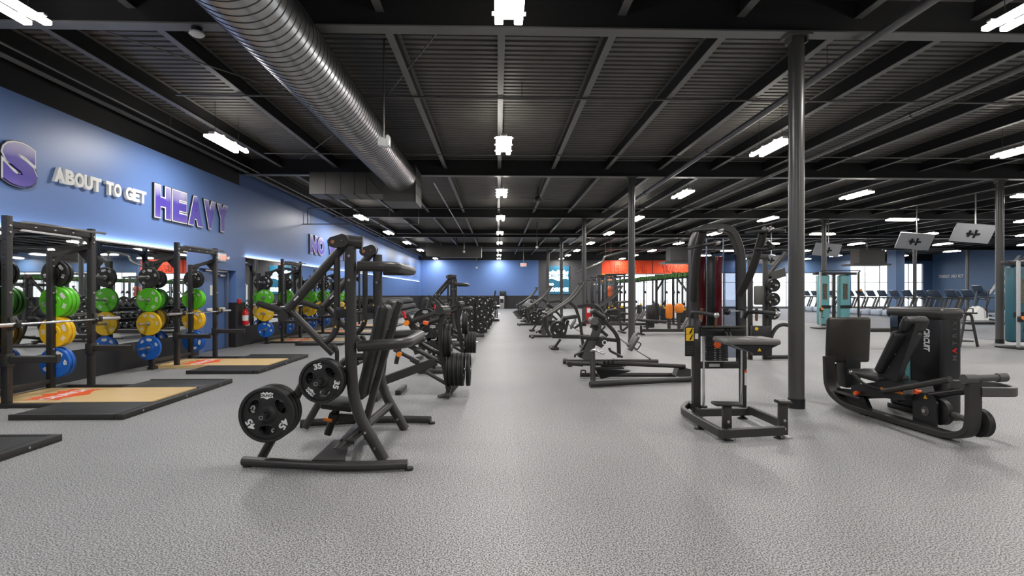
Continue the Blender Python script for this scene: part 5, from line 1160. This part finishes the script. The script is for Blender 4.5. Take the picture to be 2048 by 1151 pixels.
smith()
# functional trainers with teal shrouds
def trainer(ca, cb):
    t = thing('functional_trainer', '', 'cable machine', (0, 0, 0), 'functional trainers with teal shrouds')
    b = BM(); bx2(b, (-.85, -.35, 0), (.85, .25, .05), .01); ob('base_plate', b, frame, t)
    for s in (-1, 1):
        b = BM(); box(b, (s * .42, .08, 1.12), (.42, .25, 1.95), None, .06, 0, 3); box(b, (s * .42, -.05, .85), (.44, .02, .12), None, 0, 1); ob('stack_shroud', b, [ca if s < 0 else cb, black], t)
        b = BM(); box(b, (s * .42 - .02, -.055, 1.45), (.18, .012, .62), None, .004); ob('exercise_chart', b, mat('printed chart %d %s' % (s, ca.name), (.10, .09, .07), .5, 0, .9, 14), t, smooth=0)
        b = BM(); bx2(b, (s * .78 - .03, -.3, .05), (s * .78 + .03, -.24, 2.2), .006); ob('pulley_column', b, lightgrey if s < 0 else frame, t)
        b = BM(); box(b, (s * .78, -.33, 1.45 if s > 0 else .75), (.1, .12, .14), None, .02); tube(b, [(s * .78, -.4, .7), (s * .78 - .05, -.42, .45), (s * .78 + .05, -.42, .45)], .014, .02, 8); ob('pulley', b, black, t)
        b = BM(); cyl(b, (s * .78, -.40, .78 if s < 0 else 1.5), (s * .78, -.36, .78 if s < 0 else 1.5), .05, seg=14); ob('adjustment_knob', b, orange, t)
    b = BM(); bx2(b, (-.85, -.1, 2.1), (.85, .1, 2.2), .01); tube(b, [(-.78, -.27, 2.2), (-.78, -.4, 2.25), (.78, -.4, 2.25), (.78, -.27, 2.2)], .02, .08, 10); ob('top_beam', b, frame, t)
    b = BM(); bx2(b, (-.03, -.02, .05), (.03, .12, 2.1), .006); ob('centre_post', b, frame, t)
    return t
ft = trainer(teal, teal); ft.location = (13.2, 20.4, 0); ft.rotation_euler = (0, 0, .05); ft['label'] = 'functional trainer with teal shrouds behind the leg press footplate'
o = trainer(teald, teald); o.location = (13.62, 13.1, 0); o.rotation_euler = (0, 0, .1); o['label'] = 'functional trainer with deep teal shrouds at the right edge of the photo'
# flat bench and stool behind the leg press
t = thing('flat_bench', 'long dark flat bench behind the leg press footplate', 'bench', (9.6, 13.6, 0))
a, c = P(1735, 655, 13.2), P(1800, 655, 13.2)
b = BM(); pad(b, ((a.x + c.x) / 2 - .15, 13.2, .46), (1.5, .34, .10), None, .03); ob('pad', b, vinyl, t)
for x in (a.x - .2, c.x): b = BM(); bar(b, (x, 13.2, .02), (x, 13.2, .42), .06, .06); box(b, (x, 13.2, .02), (.08, .5, .04), None, .008); ob('leg', b, frame, t)
t = thing('step_stool', 'black tubular step stand right of the leg press tower', 'stool', (11.6, 13.6, 0))
q = P(1918, 0, 13.5)
for s in (-.3, .3):
    b = BM(); tube(b, [(q.x - .25, 13.5 + s, .02), (q.x - .1, 13.5 + s, .85), (q.x + .05, 13.5 + s, .85), (q.x + .22, 13.5 + s, .02)], .03, .08, 10); ob('leg', b, frame, t)
for z in (.14, .42): b = BM(); bx2(b, (q.x - .18, 13.25, z), (q.x + .18, 13.75, z + .035), .008); ob('rung', b, frame2, t)
b = BM(); bx2(b, (q.x - .2, 13.15, .86), (q.x + .18, 13.85, .9), .01); tube(b, [(q.x - .12, 13.2, .9), (q.x - .12, 13.2, 1.0), (q.x + .1, 13.2, 1.0), (q.x + .1, 13.2, .9)], .014, .03, 8); ob('top_step', b, frame, t)
# treadmills
def treadmill():
    t = thing('treadmill', '', 'treadmill', (0, 0, 0), 'treadmills in a row before the windows')
    b = BM(); box(b, (.95, 0, .09), (1.75, .70, .18), None, .03); box(b, (.95, 0, .185), (1.7, .50, .012), None, 0, 1); ob('deck', b, [deckbelt, black], t)
    b = BM(); box(b, (-.02, 0, .19), (.50, .78, .38), None, .09, 0, 3); ob('motor_hood', b, deckbelt, t)
    for s in (-1, 1):
        b = BM(); bar(b, (-.05, s * .37, .15), (.32, s * .37, 1.12), .07, .12); ob('upright', b, frame, t)
        b = BM(); tube(b, [(.2, s * .36, 1.12), (.75, s * .36, 1.08), (.9, s * .36, 1.0)], .025, .1, 10); ob('handrail', b, black, t)
    b = BM(); box(b, (.36, 0, 1.12), (.22, .80, .06), None, .02); ob('cross_console', b, black, t)
    b = BM(); box(b, (.22, 0, 1.36), (.07, .66, .42), ry(-.5), .02); ob('console', b, cardioblue, t)
    return t
tm = None
for i in range(15):
    o = treadmill() if tm is None else dup(tm, (0, 0, 0)); tm = tm or o
    o.location = (23.6, 26.2 + i * 1.0, 0); o['label'] = 'treadmill with grey blue console in the row before the windows, %s from the right' % ORD[i]
tB = None
for i in range(6):
    dup(tm, (29.5, 26.0 + i * 1.9, 0), None, 'treadmill in the second row behind the first, %s from the right' % ORD[i])
def elliptical():
    t = thing('elliptical_trainer', '', 'cross trainer', (0, 0, 0), 'white cross trainers')
    b = BM(); slab(b, [(-.35, -.22, .1), (.45, -.22, .1), (.4, -.22, .45), (.1, -.22, .8), (-.15, -.22, .82), (-.35, -.22, .5)], (0, .44, 0)); bmesh.ops.bevel(b, geom=b.edges[:], offset=.08, segments=3, affect='EDGES'); ob('white_shroud', b, white, t)
    b = BM(); box(b, (.3, 0, .06), (1.6, .5, .1), None, .02); ob('base_frame', b, black, t)
    for s in (-1, 1):
        b = BM(); tube(b, [(.2, s * .3, .3), (.15, s * .32, .9), (.3, s * .3, 1.55), (.45, s * .22, 1.6)], .025, .15, 10); ob('arm', b, black, t)
        b = BM(); box(b, (.6, s * .2, .3 + s * .1), (.45, .18, .05), ry(.15), .015); ob('pedal', b, black, t)
    b = BM(); bar(b, (-.1, 0, .8), (.05, 0, 1.45), .1, .08); box(b, (.08, 0, 1.55), (.07, .5, .4), ry(-.4), .02); ob('console', b, cardioblue, t)
    return t
el = elliptical(); el.location = (21.3, 23.0, 0); el['label'] = 'white shrouded cross trainer left of the right column'
dup(el, (22.6, 22.4, 0), None, 'white shrouded cross trainer half hidden behind the right column')
